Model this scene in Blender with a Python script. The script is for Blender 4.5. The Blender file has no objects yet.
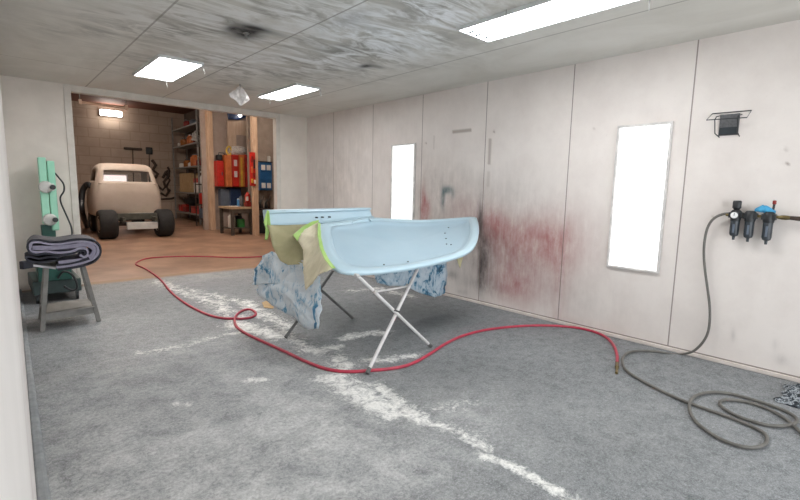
import bpy, bmesh, math, random
import numpy as np
from mathutils import Vector, Matrix, noise
random.seed(7)
S = bpy.context.scene
COL = S.collection
PI = math.pi

# ------------------------------------------------------------------ helpers
def lin(h):
    r = [int(h[i:i+2], 16)/255 for i in (0, 2, 4)]
    return tuple((c/12.92 if c <= .04045 else ((c+.055)/1.055)**2.4) for c in r)+(1.0,)

class MB:
    """collects boxes, tubes, lathes and sheets; build() links them as one mesh object"""
    def __init__(s): s.v = []; s.f = []
    def add(s, vs, fs):
        o = len(s.v); s.v += [tuple(v) for v in vs]; s.f += [tuple(i+o for i in f) for f in fs]; return s
    def box(s, a, b, rz=0, piv=None):
        x0, y0, z0 = [min(a[i], b[i]) for i in range(3)]; x1, y1, z1 = [max(a[i], b[i]) for i in range(3)]
        vs = [(x0,y0,z0),(x1,y0,z0),(x1,y1,z0),(x0,y1,z0),(x0,y0,z1),(x1,y0,z1),(x1,y1,z1),(x0,y1,z1)]
        if rz:
            px, py = piv or ((x0+x1)/2, (y0+y1)/2); c, n = math.cos(rz), math.sin(rz)
            vs = [(px+(x-px)*c-(y-py)*n, py+(x-px)*n+(y-py)*c, z) for x, y, z in vs]
        return s.add(vs, [(0,3,2,1),(4,5,6,7),(0,1,5,4),(1,2,6,5),(2,3,7,6),(3,0,4,7)])
    def cbox(s, c, d, rz=0):
        return s.box([c[i]-d[i]/2 for i in range(3)], [c[i]+d[i]/2 for i in range(3)], rz)
    def hexa(s, bot, top):
        return s.add(list(bot)+list(top), [(3,2,1,0),(4,5,6,7),(0,1,5,4),(1,2,6,5),(2,3,7,6),(3,0,4,7)])
    def bar(s, p, q, w, h, up=(0,0,1)):
        p, q, up = Vector(p), Vector(q), Vector(up); d = (q-p).normalized()
        a = d.cross(up).normalized()*(w/2); b = a.cross(d).normalized()*(h/2)
        return s.hexa([p-a-b, p+a-b, p+a+b, p-a+b], [q-a-b, q+a-b, q+a+b, q-a+b])
    def tube(s, pts, r, n=10, closed=False):
        P = [Vector(p) for p in pts]; m = len(P); R = r if isinstance(r, (list, tuple)) else [r]*m
        ref = None; rings = []
        for i in range(m):
            if closed: d = P[(i+1) % m]-P[i-1]
            else: d = P[min(i+1, m-1)]-P[max(i-1, 0)]
            d.normalize()
            if ref is None: ref = Vector((0,0,1)) if abs(d.z) < .9 else Vector((1,0,0))
            a = (ref-d*ref.dot(d)).normalized(); ref = a; b = d.cross(a)
            rings.append([P[i]+(a*math.cos(2*PI*k/n)+b*math.sin(2*PI*k/n))*R[i] for k in range(n)])
        vs = [v for g in rings for v in g]; fs = []
        for i in range(m if closed else m-1):
            j = (i+1) % m
            for k in range(n): fs.append((i*n+k, i*n+(k+1) % n, j*n+(k+1) % n, j*n+k))
        if not closed: fs += [tuple(range(n-1, -1, -1)), tuple((m-1)*n+k for k in range(n))]
        return s.add(vs, fs)
    def cyl(s, p, q, r0, r1=None, n=20): return s.tube([p, q], [r0, r0 if r1 is None else r1], n)
    def lathe(s, c, prof, n=24, axis='z'):
        vs = []; fs = []
        for r, h in prof:
            for k in range(n):
                a = 2*PI*k/n; x, y = r*math.cos(a), r*math.sin(a)
                vs.append({'z': (c[0]+x, c[1]+y, c[2]+h), 'x': (c[0]+h, c[1]+x, c[2]+y), 'y': (c[0]+x, c[1]+h, c[2]+y)}[axis])
        for i in range(len(prof)-1):
            for k in range(n): fs.append((i*n+k, i*n+(k+1) % n, (i+1)*n+(k+1) % n, (i+1)*n+k))
        fs += [tuple(range(n-1, -1, -1)), tuple((len(prof)-1)*n+k for k in range(n))]
        return s.add(vs, fs)
    def poly(s, pts, thick=None, d=None):
        """a flat or bent outline given thickness along d"""
        n = len(pts)
        if thick is None: return s.add(pts, [tuple(range(n))])
        d = Vector(d).normalized()*thick; q = [Vector(p)+d for p in pts]
        return s.add(list(pts)+q, [tuple(range(n-1, -1, -1)), tuple(range(n, 2*n))]+[(i, (i+1) % n, n+(i+1) % n, n+i) for i in range(n)])
    def sheet(s, path, t, y0, y1, dx=0):
        """a bent sheet: (x,z) path with thickness t, running from y0 to y1"""
        L = []; Rr = []; m = len(path)
        for i in range(m):
            a, b = path[max(i-1, 0)], path[min(i+1, m-1)]; d = Vector((b[0]-a[0], b[1]-a[1]))
            d.normalize(); nn = Vector((-d.y, d.x))*t/2
            L.append((path[i][0]+nn.x, path[i][1]+nn.y)); Rr.append((path[i][0]-nn.x, path[i][1]-nn.y))
        loop = L+Rr[::-1]; n = len(loop); K = 5
        vs = [(x+dx*k/K+.004*math.sin(3*k+i*.7), y0+(y1-y0)*k/K, z) for k in range(K+1) for i, (x, z) in enumerate(loop)]
        fs = [(k*n+i, k*n+(i+1) % n, (k+1)*n+(i+1) % n, (k+1)*n+i) for k in range(K) for i in range(n)]
        for i in range(m-1):
            fs.append((i, n-1-i, n-2-i, i+1)[::-1]); o = K*n; fs.append((o+i, o+n-1-i, o+n-2-i, o+i+1))
        return s.add(vs, fs)
    def build(s, name, mat, parent=None, smooth=False, bevel=0, subsurf=0, solid=0):
        org = Vector(ORI.get(parent.name, (0,0,0))) if parent else Vector((0,0,0))
        me = bpy.data.meshes.new(name)
        me.from_pydata([Vector(v)-org for v in s.v], [], s.f)
        bm = bmesh.new(); bm.from_mesh(me); bmesh.ops.recalc_face_normals(bm, faces=bm.faces); bm.to_mesh(me); bm.free()
        me.materials.append(mat)
        o = bpy.data.objects.new(name, me); COL.objects.link(o)
        if parent: o.parent = parent
        ORI[o.name] = tuple(org)
        if solid:
            m = o.modifiers.new('s', 'SOLIDIFY'); m.thickness = solid; m.offset = 0
        if bevel:
            m = o.modifiers.new('b', 'BEVEL'); m.width = bevel; m.segments = 2; m.limit_method = 'ANGLE'; m.angle_limit = .7
        if subsurf:
            m = o.modifiers.new('u', 'SUBSURF'); m.levels = m.render_levels = subsurf
        if smooth:
            me.polygons.foreach_set('use_smooth', [True]*len(me.polygons))
            if smooth != 'all':
                try: me.set_sharp_from_angle(angle=.7)
                except Exception: pass
        return o
ORI = {}
def tag(o, label=None, cat=None, group=None, kind=None):
    if label: o['label'] = label
    if cat: o['category'] = cat
    if group: o['group'] = group
    if kind: o['kind'] = kind
    return o
def thing(name, label, cat, loc, group=None):
    o = bpy.data.objects.new(name, None); COL.objects.link(o); o.location = loc; o.empty_display_size = .1
    ORI[o.name] = tuple(loc)
    return tag(o, label, cat, group)
def struct(name, mb, mat, **k): return tag(mb.build(name, mat, **k), kind='structure')
def spline(pts, k=8, closed=False):
    P = [Vector(p) for p in pts]; n = len(P); out = []
    for i in range(n if closed else n-1):
        g = (lambda j: P[j % n]) if closed else (lambda j: P[max(0, min(n-1, j))])
        a, b, c, d = g(i-1), g(i), g(i+1), g(i+2)
        for t in range(k):
            t /= k
            out.append(.5*((2*b)+(c-a)*t+(2*a-5*b+4*c-d)*t*t+(3*b-a-3*c+d)*t**3))
    if not closed: out.append(P[-1])
    return out

# ------------------------------------------------------------------ materials
class NT:
    def __init__(s, name):
        s.m = bpy.data.materials.new(name); s.m.use_nodes = True; s.t = s.m.node_tree; s.n = s.t.nodes
        s.b = s.n['Principled BSDF']
    def node(s, typ, **k):
        x = s.n.new(typ)
        for a, v in k.items():
            if a.startswith('i_'): x.inputs[int(a[2:]) if a[2:].isdigit() else a[2:].replace('_', ' ')].default_value = v
            else: setattr(x, a, v)
        return x
    def l(s, a, b): s.t.links.new(a, b)
    def coords(s): return s.node('ShaderNodeTexCoord').outputs['Object']
    def noise(s, scale, detail=5, rough=.6, stretch=None, dist=0):
        c = s.coords()
        if stretch:
            mp = s.node('ShaderNodeMapping'); mp.inputs['Scale'].default_value = stretch; s.l(c, mp.inputs['Vector']); c = mp.outputs[0]
        x = s.node('ShaderNodeTexNoise'); x.inputs['Scale'].default_value = scale; x.inputs['Detail'].default_value = detail
        x.inputs['Roughness'].default_value = rough; x.inputs['Distortion'].default_value = dist; s.l(c, x.inputs['Vector']); return x.outputs['Fac']
    def ramp(s, fac, stops):
        r = s.node('ShaderNodeValToRGB'); e = r.color_ramp.elements
        while len(e) < len(stops): e.new(.5)
        for i, (p, c) in enumerate(stops): e[i].position = p; e[i].color = lin(c) if isinstance(c, str) else (c, c, c, 1)
        s.l(fac, r.inputs['Fac']); return r.outputs['Color']
    def mix(s, fac, a, b, mode='MIX'):
        x = s.node('ShaderNodeMix', data_type='RGBA', blend_type=mode)
        for v, i in ((fac, 0), (a, 6), (b, 7)):
            if isinstance(v, str): x.inputs[i].default_value = lin(v)
            elif isinstance(v, (int, float)): x.inputs[i].default_value = v
            else: s.l(v, x.inputs[i])
        return x.outputs[2]
    def math(s, op, a, b=0., clamp=False):
        x = s.node('ShaderNodeMath', operation=op, use_clamp=clamp)
        for v, i in ((a, 0), (b, 1)):
            if isinstance(v, (int, float)): x.inputs[i].default_value = v
            else: s.l(v, x.inputs[i])
        return x.outputs[0]
    def attr(s, n): return s.node('ShaderNodeAttribute', attribute_name=n).outputs['Fac']
    def color(s, c): s.l(c, s.b.inputs['Base Color'])
    def bump(s, h, strength=.2, dist=.01):
        x = s.node('ShaderNodeBump'); x.inputs['Strength'].default_value = strength; x.inputs['Distance'].default_value = dist
        s.l(h, x.inputs['Height']); s.l(x.outputs[0], s.b.inputs['Normal'])
    def rough(s, r, metal=0): s.b.inputs['Roughness'].default_value = r; s.b.inputs['Metallic'].default_value = metal

def mat(name, a, b=None, rough=.6, scale=8, metal=0, bump=0, stretch=None):
    """procedural surface: two tones mixed by noise"""
    k = NT(name)
    if b is None:
        r, g, c = [int(a[i:i+2], 16) for i in (0, 2, 4)]; b = '%02x%02x%02x' % tuple(int(v*.86) for v in (r, g, c))
    n = k.noise(scale, 4, .6, stretch); k.color(k.ramp(n, [(.35, b), (.65, a)])); k.rough(rough, metal)
    if bump: k.bump(n, bump)
    return k.m
def emit(name, col, strength):
    k = NT(name); k.b.inputs['Base Color'].default_value = lin(col)
    k.b.inputs['Emission Color'].default_value = lin(col); k.b.inputs['Emission Strength'].default_value = strength; return k.m

def floor_mat():
    k = NT('booth_concrete')
    big = k.noise(1.1, 6, .65); fine = k.noise(42, 7, .8); mid = k.noise(10, 8, .75); grit = k.noise(120, 3, .7)
    base = k.ramp(big, [(.3, '4a4e52'), (.5, '64686b'), (.72, '85888a')])
    spk = k.ramp(fine, [(.38, '2c3033'), (.5, '64686b'), (.64, 'b4b6b8')])
    c = k.mix(.5, base, spk)
    c = k.mix(.2, c, k.ramp(grit, [(.4, '1f2122'), (.5, '7c7e7f'), (.6, 'dededd')]))
    c = k.mix(k.math('MULTIPLY', k.ramp(mid, [(.4, 0.), (.62, 1.)]), .34), c, 'a9aaab')
    c = k.mix(k.math('MULTIPLY', k.ramp(mid, [(.3, 1.), (.45, 0.)]), .4), c, '4e5152')
    dk = k.attr('damp_shade'); c = k.mix(k.math('MULTIPLY', dk, .6), c, '4a4e4f')
    du = k.attr('dust'); dn = k.noise(3.2, 9, .74, dist=.3)
    f = k.math('MULTIPLY', du, k.ramp(dn, [(.34, .12), (.7, 1.)])); f = k.math('MULTIPLY', f, k.ramp(fine, [(.34, .4), (.58, 1.)]))
    c = k.mix(k.math('MULTIPLY', f, .9, True), c, 'e2e2e0')
    ch = k.attr('chalk'); e = k.noise(9, 9, .8, dist=1.0)
    f = k.math('ADD', k.math('MULTIPLY', ch, .88), k.math('MULTIPLY', k.math('SUBTRACT', e, .5), 3.4)); f = k.math('ADD', f, k.math('MULTIPLY', k.math('SUBTRACT', fine, .5), .9))
    f = k.ramp(f, [(.36, 0.), (.62, .5), (1., 1.)])
    f = k.math('MULTIPLY', f, k.ramp(ch, [(.02, 0.), (.3, 1.)]))
    c = k.mix(f, c, k.ramp(fine, [(.3, 'd0d0cc'), (.6, 'f1f0ec')]))
    br = k.attr('brown'); f = k.ramp(k.math('ADD', br, k.math('MULTIPLY', k.math('SUBTRACT', mid, .5), .5)), [(.4, 0.), (.62, 1.)])
    c = k.mix(f, c, k.mix(mid, 'ab8d70', '8b7360'))
    k.color(c); k.rough(.7); k.bump(fine, .3, .005); return k.m
def wall_mat(name, seams=None, tone=('d6cdc7', 'e0d8d2')):
    k = NT(name)
    n = k.noise(2.2, 7, .65); f = k.noise(30, 4, .6)
    c = k.ramp(n, [(.3, tone[0]), (.6, tone[1])])
    c = k.mix(k.ramp(f, [(.62, 0.), (.8, .25)]), c, 'c2b8b0')
    cloud = k.noise(5, 7, .7, (1, 1, .6)); streak = k.noise(4, 6, .7, (1, 3.5, .5))
    w = k.math('ADD', k.math('MULTIPLY', cloud, .7), k.math('MULTIPLY', streak, .5)); w = k.ramp(w, [(.35, .1), (.75, 1.)])
    c = k.mix(k.math('MULTIPLY', k.attr('haze'), w, True), c, '9b938d')
    c = k.mix(k.math('MULTIPLY', k.attr('red'), w, True), c, 'a0605f')
    c = k.mix(k.math('MULTIPLY', k.attr('dark'), w, True), c, '3c3636')
    c = k.mix(k.math('MULTIPLY', k.attr('teal'), w, True), c, '2d565c')
    c = k.mix(k.attr('mark'), c, '7d6a5c')
    if seams:
        sp = k.node('ShaderNodeSeparateXYZ'); k.l(k.coords(), sp.inputs[0]); out = None
        ax, lst, wid = seams
        for y in lst:
            d = k.math('ABSOLUTE', k.math('SUBTRACT', sp.outputs[ax], y)); g = k.math('LESS_THAN', d, wid); out = g if out is None else k.math('MAXIMUM', out, g)
        if ax == 1: out = k.math('MAXIMUM', out, k.math('LESS_THAN', sp.outputs[2], .05))
        c = k.mix(k.math('MULTIPLY', out, .75), c, '6d5f57')
    k.color(c); k.rough(.5); return k.m
def ceiling_mat(seams):
    k = NT('sooty_ceiling')
    n = k.noise(1.6, 7, .65, (1, .45, 1), .6); st = k.noise(2.2, 10, .68, (.75, 2.0, 1), 1.6)
    c = k.ramp(n, [(.3, 'c6c2b9'), (.55, 'd3d0c8'), (.8, 'dddbd5')])
    patch = k.ramp(k.noise(1.3, 4, .6), [(.4, .15), (.62, 1.)]); so = k.math('MULTIPLY', k.attr('soot'), patch); f = k.math('MULTIPLY', so, k.ramp(st, [(.4, 1.), (.6, 0.)])); c = k.mix(k.math('MULTIPLY', f, .72, True), c, '74736f')
    bl = k.attr('blue'); f = k.math('MULTIPLY', bl, k.ramp(st, [(.35, .4), (.6, 1.)])); c = k.mix(f, c, '646d72')
    wh = k.attr('pale'); f = k.math('MULTIPLY', wh, k.ramp(st, [(.42, 0.), (.6, 1.)])); c = k.mix(k.math('MULTIPLY', f, .95, True), c, 'f0f2f4')
    bk = k.attr('black'); f = k.math('MULTIPLY', bk, k.ramp(st, [(.3, .45), (.55, 1.)])); c = k.mix(k.math('MULTIPLY', f, 1.2, True), c, '232324')
    sp = k.node('ShaderNodeSeparateXYZ'); k.l(k.coords(), sp.inputs[0]); out = None
    for x in seams[0]:
        g = k.math('LESS_THAN', k.math('ABSOLUTE', k.math('SUBTRACT', sp.outputs[0], x)), .009); out = g if out is None else k.math('MAXIMUM', out, g)
    for y in seams[1]:
        g = k.math('LESS_THAN', k.math('ABSOLUTE', k.math('SUBTRACT', sp.outputs[1], y)), .006); out = k.math('MAXIMUM', out, g)
    c = k.mix(k.math('MULTIPLY', out, .55), c, '6c665e'); k.color(c); k.rough(.7); return k.m
def block_mat():
    k = NT('painted_block'); sp = k.node('ShaderNodeSeparateXYZ'); k.l(k.coords(), sp.inputs[0])
    cb = k.node('ShaderNodeCombineXYZ'); k.l(sp.outputs[0], cb.inputs[0]); k.l(sp.outputs[2], cb.inputs[1])
    b = k.node('ShaderNodeTexBrick'); k.l(cb.outputs[0], b.inputs['Vector']); b.inputs['Scale'].default_value = 1
    b.inputs['Brick Width'].default_value = .8; b.inputs['Row Height'].default_value = .4; b.inputs['Mortar Size'].default_value = .02
    b.inputs['Color1'].default_value = lin('b5a393'); b.inputs['Color2'].default_value = lin('b09e8e'); b.inputs['Mortar'].default_value = lin('a29080')
    n = k.noise(1.3, 6, .65); c = k.mix(k.ramp(n, [(.4, .0), (.75, .45)]), b.outputs['Color'], '8c7969'); k.color(c); k.rough(.8); return k.m
def splatter_mat(name, a, b, c3):
    k = NT(name); n = k.noise(6, 6, .7, (1, 1, .6), 1.2); n2 = k.noise(16, 5, .7, (1, 1, .5))
    c = k.ramp(n, [(.36, c3), (.42, b), (.48, a), (.75, 'dfe5ea')]); c = k.mix(k.ramp(n2, [(.55, 0.), (.7, .7)]), c, b); k.color(c); k.rough(.55); k.bump(n, .3, .02); return k.m
def glass_mat():
    k = NT('cab_glass'); k.b.inputs['Base Color'].default_value = (.2, .22, .22, 1); k.b.inputs['Alpha'].default_value = .06; k.rough(.03); return k.m
def camo_mat():
    k = NT('rag_print'); n = k.noise(26, 4, .6, dist=.6)
    k.color(k.ramp(n, [(.38, '15191d'), (.47, '3d464e'), (.55, 'aeb3b7'), (.62, '30373e')])); k.rough(.9); return k.m

M = dict(
 floor=floor_mat(),
 wallR=wall_mat('booth_wall_panel', (1, [.237, 1.457, 2.677, 3.897, 5.117, 6.337, 7.557], .006)),
 wallL=wall_mat('booth_wall_left', tone=('d6d0ca', 'e0dad5')), wallB=wall_mat('booth_wall_back', tone=('cdc5bb', 'd8d0c6')),
 ceil=ceiling_mat(([-3.84, -2.77, -1.06], [7.2])),
 base=mat('baseboard_paint', 'd9cfc8', 'cdc2b9', .5), kerb=mat('kerb_concrete', '9a9d9e', '85898b', .8, 14),
 trim=mat('opening_trim', 'cfc9c0', 'c4beb4', .5),
 lampbody=mat('lamp_housing', 'd5d7d6', 'c8caca', .4), diff=emit('lamp_diffuser', 'fbfdff', 16.0), holder=mat('tube_holder_grey', '7d878a', None, .5),
 wire=mat('steel_wire', 'a3a3a0', None, .35, metal=.8),
 glow_pane=emit('added_window_glow', 'fbe9e6', .75), pane=emit('window_pane', 'eceeee', .62), winframe=mat('window_frame_white', 'dcd8d4', None, .45),
 blue=mat('light_blue_paint', 'aec6d3', 'a9c2d0', .4, 3), blue2=mat('light_blue_rim', 'bdd5e0', 'b8d1dd', .3, 3), hole=mat('bolt_hole_dark', '2c3236', None, .8),
 paper=mat('masking_paper_olive', 'bfb892', 'ada681', .8, 5, 0, .3), paper2=mat('masking_paper_tan', 'e9e0c6', 'd2c9ab', .8, 9, 0, .5, (1, 1, .3)), tape=mat('masking_tape_green', 'b4d77e', 'a5cc6d', .5),
 whitemetal=mat('white_steel_tube', 'dcdad8', 'c9c7c6', .4), darkmetal=mat('grey_steel_tube', '6a6a68', '565655', .5), chain=mat('brace_white', 'd5d3d2', None, .5),
 splat=splatter_mat('paint_splattered_sheet', 'd3dee6', '78abc9', '34759f'), splat2=splatter_mat('paint_splattered_dark', 'b9ccd8', '4783a4', '26465c'),
 red=mat('red_hose_rubber', 'bd3c50', 'a63246', .4, 12), brass=mat('brass', '8a7a52', '6f6346', .35, metal=.9), grey=mat('grey_hose_rubber', '6d6a64', '5d5a55', .55, 12), blackhose=mat('black_hose', '3d3c3a', None, .5),
 black=mat('black_plastic', '26282a', '1c1e20', .4), smoke=mat('smoked_bowl', '3a3f44', '2c3034', .25), dial=mat('white_dial', 'e6e6e2', 'dedede', .4),
 bluerag=mat('blue_rag', '4fa9d2', '3a8fbd', .8, 30), camo=camo_mat(), mesh=mat('dark_mesh_steel', '5c5c5e', '4a4a4c', .5, 60),
 mint=mat('mint_enamel', 'a0d8bd', '90ccb0', .4, 4), dgrey=mat('dark_greenish_steel', '3a4a48', '2f3d3b', .5), glass=glass_mat(), dgreen=mat('dark_green_enamel', '1c5348', '17463d', .45), bracket=mat('pale_bracket', 'd3d2cc', None, .45),
 stand=mat('grey_stand_steel', '85837f', '73716d', .6, 9), lilac=mat('lilac_grey_felt', 'a29eb0', '8f8b9e', .85, 14), navy=mat('dark_navy_rubber', '34353f', '26272f', .8, 12), card=mat('pale_felt', 'c3c2c4', None, .85), card2=mat('cardboard', 'b59a72', 'a68a62', .85),
 bag=mat('white_plastic_film', 'd9d5d2', 'b9b2ae', .35, 30),
 gfloor=mat('brown_garage_concrete', 'a5836a', '7f6350', .5, 1.3), block=block_mat(), gceil=mat('red_brown_boards', '7c4a36', '643a2a', .7, 3, 0, 0, (.3, 6, 1)),
 gmid=mat('grey_brown_plaster', '9c8e81', '8a7c70', .85, 3), gdark=mat('dark_plaster', '6b5d52', '5a4d44', .85, 3), drywall=mat('pinkish_drywall', 'a3948a', '94857b', .8, 2), ply=mat('raw_plywood', 'c4ad98', 'b39b86', .75, 4, 0, 0, (3, 1, .5)), wood=mat('raw_timber', 'c4a78c', 'b09277', .7, 6, 0, 0, (4, 4, .4)), brick=mat('orange_pillar', 'b07c5a', '996748', .8, 12),
 primer=mat('beige_primer', 'bfb2a5', 'b6a899', .55, 2), tyre=mat('tyre_rubber', '201f1e', '171616', .8, 20), rim=mat('wheel_steel', 'b9b6b0', None, .35, metal=.5), chassis=mat('chassis_dark', '4b4a40', '39382f', .6), silver=mat('silver_part', 'c8ccca', 'bcc0be', .4), under=mat('rusty_black', '2d2623', None, .7), interior=mat('cab_interior_brown', '84695a', None, .8),
 rack=mat('shelf_steel', '8f8d88', '7c7a75', .5), redpaint=mat('red_enamel', 'c12a1e', 'a92218', .4), orange=mat('orange_cover', 'c9713a', 'b25f2e', .6), darkred=mat('maroon_enamel', '8c2018', '781a14', .5), yellow=mat('yellow_strap', 'd6b13a', None, .5), white=mat('white_plastic', 'dcd9d2', 'cfccc5', .4), navyblue=mat('navy_enamel', '1e3458', '182a49', .45), slate=mat('slate_panel', '5d6673', '505865', .6), steelblue=mat('blue_drawer_enamel', '21598a', '1b4c78', .45), green=mat('green_plastic', '3f9a4c', None, .4), amber=mat('amber_glass', 'a86a30', '8a5324', .3), bottleblue=mat('blue_bottle', '3f77a8', None, .3), greycloth=mat('grey_white_cloth', 'c4c0ba', '8f8b86', .9, 18), bench=mat('worn_bench_top', 'b99f7f', 'a2896a', .7, 10), benchleg=mat('dark_timber', '4d4238', '3d342c', .8), tubelamp=mat('pinkish_lamp_tube', 'e2c4ae', 'd6b59d', .4), glow=emit('garage_lamp_glow', 'fff6ec', 9.0), fill_tube=emit('garage_fill_glow', 'fff1e4', 130.0), rust=mat('rusty_tool_steel', '4a3a30', '33271f', .7, 10),
)

# ------------------------------------------------------------------ attribute grids
def grid(name, O, U, V, nu, nv, material, fields, holes=None):
    """a wall, floor or ceiling as a fine mesh carrying stain and shade attributes; fields: name -> function(points array)"""
    O, U, V = [np.array(a, float) for a in (O, U, V)]
    a, b = np.meshgrid(np.linspace(0, 1, nu+1), np.linspace(0, 1, nv+1))
    P = O+a.reshape(-1, 1)*U+b.reshape(-1, 1)*V
    i = np.arange((nu+1)*(nv+1)).reshape(nv+1, nu+1)
    F = np.stack([i[:-1, :-1], i[:-1, 1:], i[1:, 1:], i[1:, :-1]], -1).reshape(-1, 4)
    me = bpy.data.meshes.new(name); me.from_pydata(P.tolist(), [], F.tolist())
    for k, fn in fields.items():
        at = me.attributes.new(k, 'FLOAT', 'POINT'); at.data.foreach_set('value', np.clip(fn(P), 0, 1).astype(np.float32))
    me.materials.append(material); o = bpy.data.objects.new(name, me); COL.objects.link(o)
    return tag(o, kind='structure')
def gauss(ax, spots):
    """sum of soft elliptical spots: ((world point), radius a, radius b, strength)"""
    def fn(P):
        r = np.zeros(len(P))
        for c, ra, rb, s in spots:
            d = ((P[:, ax[0]]-c[ax[0]])/ra)**2+((P[:, ax[1]]-c[ax[1]])/rb)**2; r += s*np.exp(-d)
        return r
    return fn
def strokes(lines):
    """soft polylines on the floor: (points, half width, strength)"""
    def fn(P):
        r = np.zeros(len(P))
        for pts, w, s in lines:
            best = np.full(len(P), 9e9)
            for a, b in zip(pts[:-1], pts[1:]):
                a, b = np.array(a[:2]), np.array(b[:2]); ab = b-a; t = np.clip(((P[:, :2]-a)@ab)/max(ab@ab, 1e-9), 0, 1)
                best = np.minimum(best, np.linalg.norm(P[:, :2]-(a+t[:, None]*ab), axis=1))
            r = np.maximum(r, s*np.exp(-(best/(w*1.35))**2))
        return r
    return fn
def boxes(ax, rects):
    def fn(P):
        r = np.zeros(len(P))
        for a, b, s in rects:
            ok = np.ones(len(P), bool)
            for k in ax: ok &= (P[:, k] >= min(a[k], b[k])) & (P[:, k] <= max(a[k], b[k]))
            r[ok] = s
        return r
    return fn

# ------------------------------------------------------------------ the booth
H = 3.04; YB = 8.54; YF = -1.3
chalk = strokes([
 ([(-3.050, 3.060, 0.000), (-3.041, 2.801, 0.000), (-3.058, 2.500, 0.000), (-3.056, 2.297, 0.000)], .11, 1.0), ([(-2.846, 2.687, 0.000), (-2.908, 2.375, 0.000), (-2.973, 2.115, 0.000)], .06, .95),
 ([(-2.945, 2.185, 0.000), (-2.926, 1.968, 0.000), (-2.899, 1.778, 0.000), (-2.893, 1.588, 0.000)], .05, .85), ([(-2.898, 2.052, -0.000), (-2.829, 1.752, 0.000)], .09, .4), ([(-2.979, 1.507, 0.000), (-2.946, 1.361, 0.000), (-2.937, 1.197, 0.000), (-2.937, 1.042, 0.000)], .038, 1.0), ([(-2.937, 1.042, 0.000), (-2.935, 0.918, 0.000)], .04, .7),
 ([(-2.364, 3.842, 0.000), (-2.132, 3.830, 0.000), (-1.897, 3.734, 0.000)], .08, .9), ([(-2.902, 3.770, 0.000), (-2.759, 3.691, 0.000), (-2.581, 3.657, 0.000)], .08, .95), ([(-2.594, 3.182, 0.000), (-2.382, 3.073, 0.000), (-2.134, 3.006, 0.000)], .07, .7),
 ([(-2.744, 3.402, -0.000), (-2.827, 3.157, 0.000), (-2.968, 3.046, 0.000)], .09, .8), ([(-3.045, 5.033, 0.000), (-2.984, 4.740, 0.000), (-2.859, 4.368, 0.000)], .13, .95), ([(-2.843, 4.399, 0.000), (-2.791, 4.021, 0.000), (-2.804, 3.655, 0.000)], .08, .7), ([(-4.113, 4.685, 0.000), (-3.767, 4.654, 0.000), (-3.437, 4.704, 0.000), (-3.130, 4.719, 0.000)], .07, .5),
 ([(-3.571, 3.439, 0.000), (-3.496, 3.376, 0.000)], .05, 1.0), ([(-4.171, 3.388, 0.000), (-4.105, 3.333, 0.000)], .03, .7), ([(-0.942, 5.614, 0.000), (-0.464, 5.529, 0.000), (-0.462, 4.824, 0.000)], .12, .6), ([(-2.546, 5.964, 0.000), (-2.624, 5.247, 0.000), (-2.626, 4.601, 0.000)], .12, .75),
 ([(-3.067, 8.165, 0.000), (-2.979, 7.070, -0.000), (-2.875, 6.147, 0.000), (-2.909, 5.242, 0.000)], .14, .62), ([(-2.878, 7.165, 0.000), (-2.661, 6.347, 0.000), (-2.529, 5.810, 0.000)], .12, .55), ([(-2.993, 2.207, 0.000), (-2.780, 2.066, 0.000), (-2.491, 2.027, 0.000)], .08, .5), ([(-2.912, 2.894, 0.000), (-2.986, 3.172, 0.000)], .05, .7),
])
dust = gauss((0, 1), [((-4.310, 2.475, 0.000), .8, .35, 1.8), ((-4.564, 2.468, 0.000), .6, .3, 1.), ((-4.892, 2.971, 0.000), .5, .5, .6), ((-4.627, 3.852, 0.000), .5, .6, .5), ((-3.746, 3.458, 0.000), .7, .5, .45), ((-3.730, 2.387, 0.000), .6, .5, .55), ((-3.371, 1.674, 0.000), .7, .5, .5), ((-3.862, 2.826, 0.000), .6, .4, .5), ((-3.854, 1.860, 0.000), .5, .3, .7),
 ((-3.655, 4.418, 0.000), .9, .6, .4), ((-2.529, 1.996, 0.000), .5, .4, .4), ((-2.058, 0.972, 0.000), .7, .6, .25), ((-4.270, 5.719, -0.000), .6, .8, .3), ((-2.485, 8.404, 0.000), 1.2, .8, .45), ((-3.162, 3.374, 0.000), .8, .8, .35)])
damp_shade = gauss((0, 1), [((-1.123, 4.320, 0.000), .75, .8, .75), ((-2.106, 4.500, 0.000), .5, .9, .7), ((-1.050, 3.667, 0.000), .6, .6, .5), ((-2.164, 6.627, 0.000), .7, .8, .45), ((-2.218, 1.444, 0.000), 1., .8, .38), ((-2.226, 2.462, 0.000), .6, .5, .4), ((-1.987, 0.762, 0.000), .5, .5, .3), ((-0.230, 1.640, -0.000), .8, .5, .2), ((-3.716, 7.007, 0.000), .7, 1.2, .3)])  # darker floor tone, partly the shadow under the stand painted into the colour
brown = lambda P: np.clip((P[:, 1]-8.0)/.9, 0, 1)+gauss((0, 1), [((-1.083, 9.556, 0.000), .8, .7, .4)])(P)
grid('floor', (-5.35, YF, 0), (5.4, 0, 0), (0, YB+.12-YF, 0), 200, 370, M['floor'], dict(chalk=chalk, dust=dust, damp_shade=damp_shade, brown=brown))
soot = gauss((0, 1), [((-3.3, 4.4, H), .8, 1.3, .9), ((-2.4, 5., H), .9, 1.6, .95), ((-2., 3.6, H), .8, 1.2, .9), ((-2.9, 6.5, H), 1., .9, .7), ((-4.2, 5.5, H), .6, 1.6, .55), ((-1.5, 5.2, H), .5, 1.5, .6), ((-3.0, 2.8, H), 1., 1., .8)])
blue_ = gauss((0, 1), [((-2.618, 3.414, 3.040), .14, .3, .7), ((-2.307, 3.451, 3.040), .2, .18, .6), ((-2.259, 4.268, 3.040), .25, .3, .3), ((-2.269, 2.898, 3.040), .3, .3, .3), ((-1.824, 3.717, 3.040), .2, .2, .35)])
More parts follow.
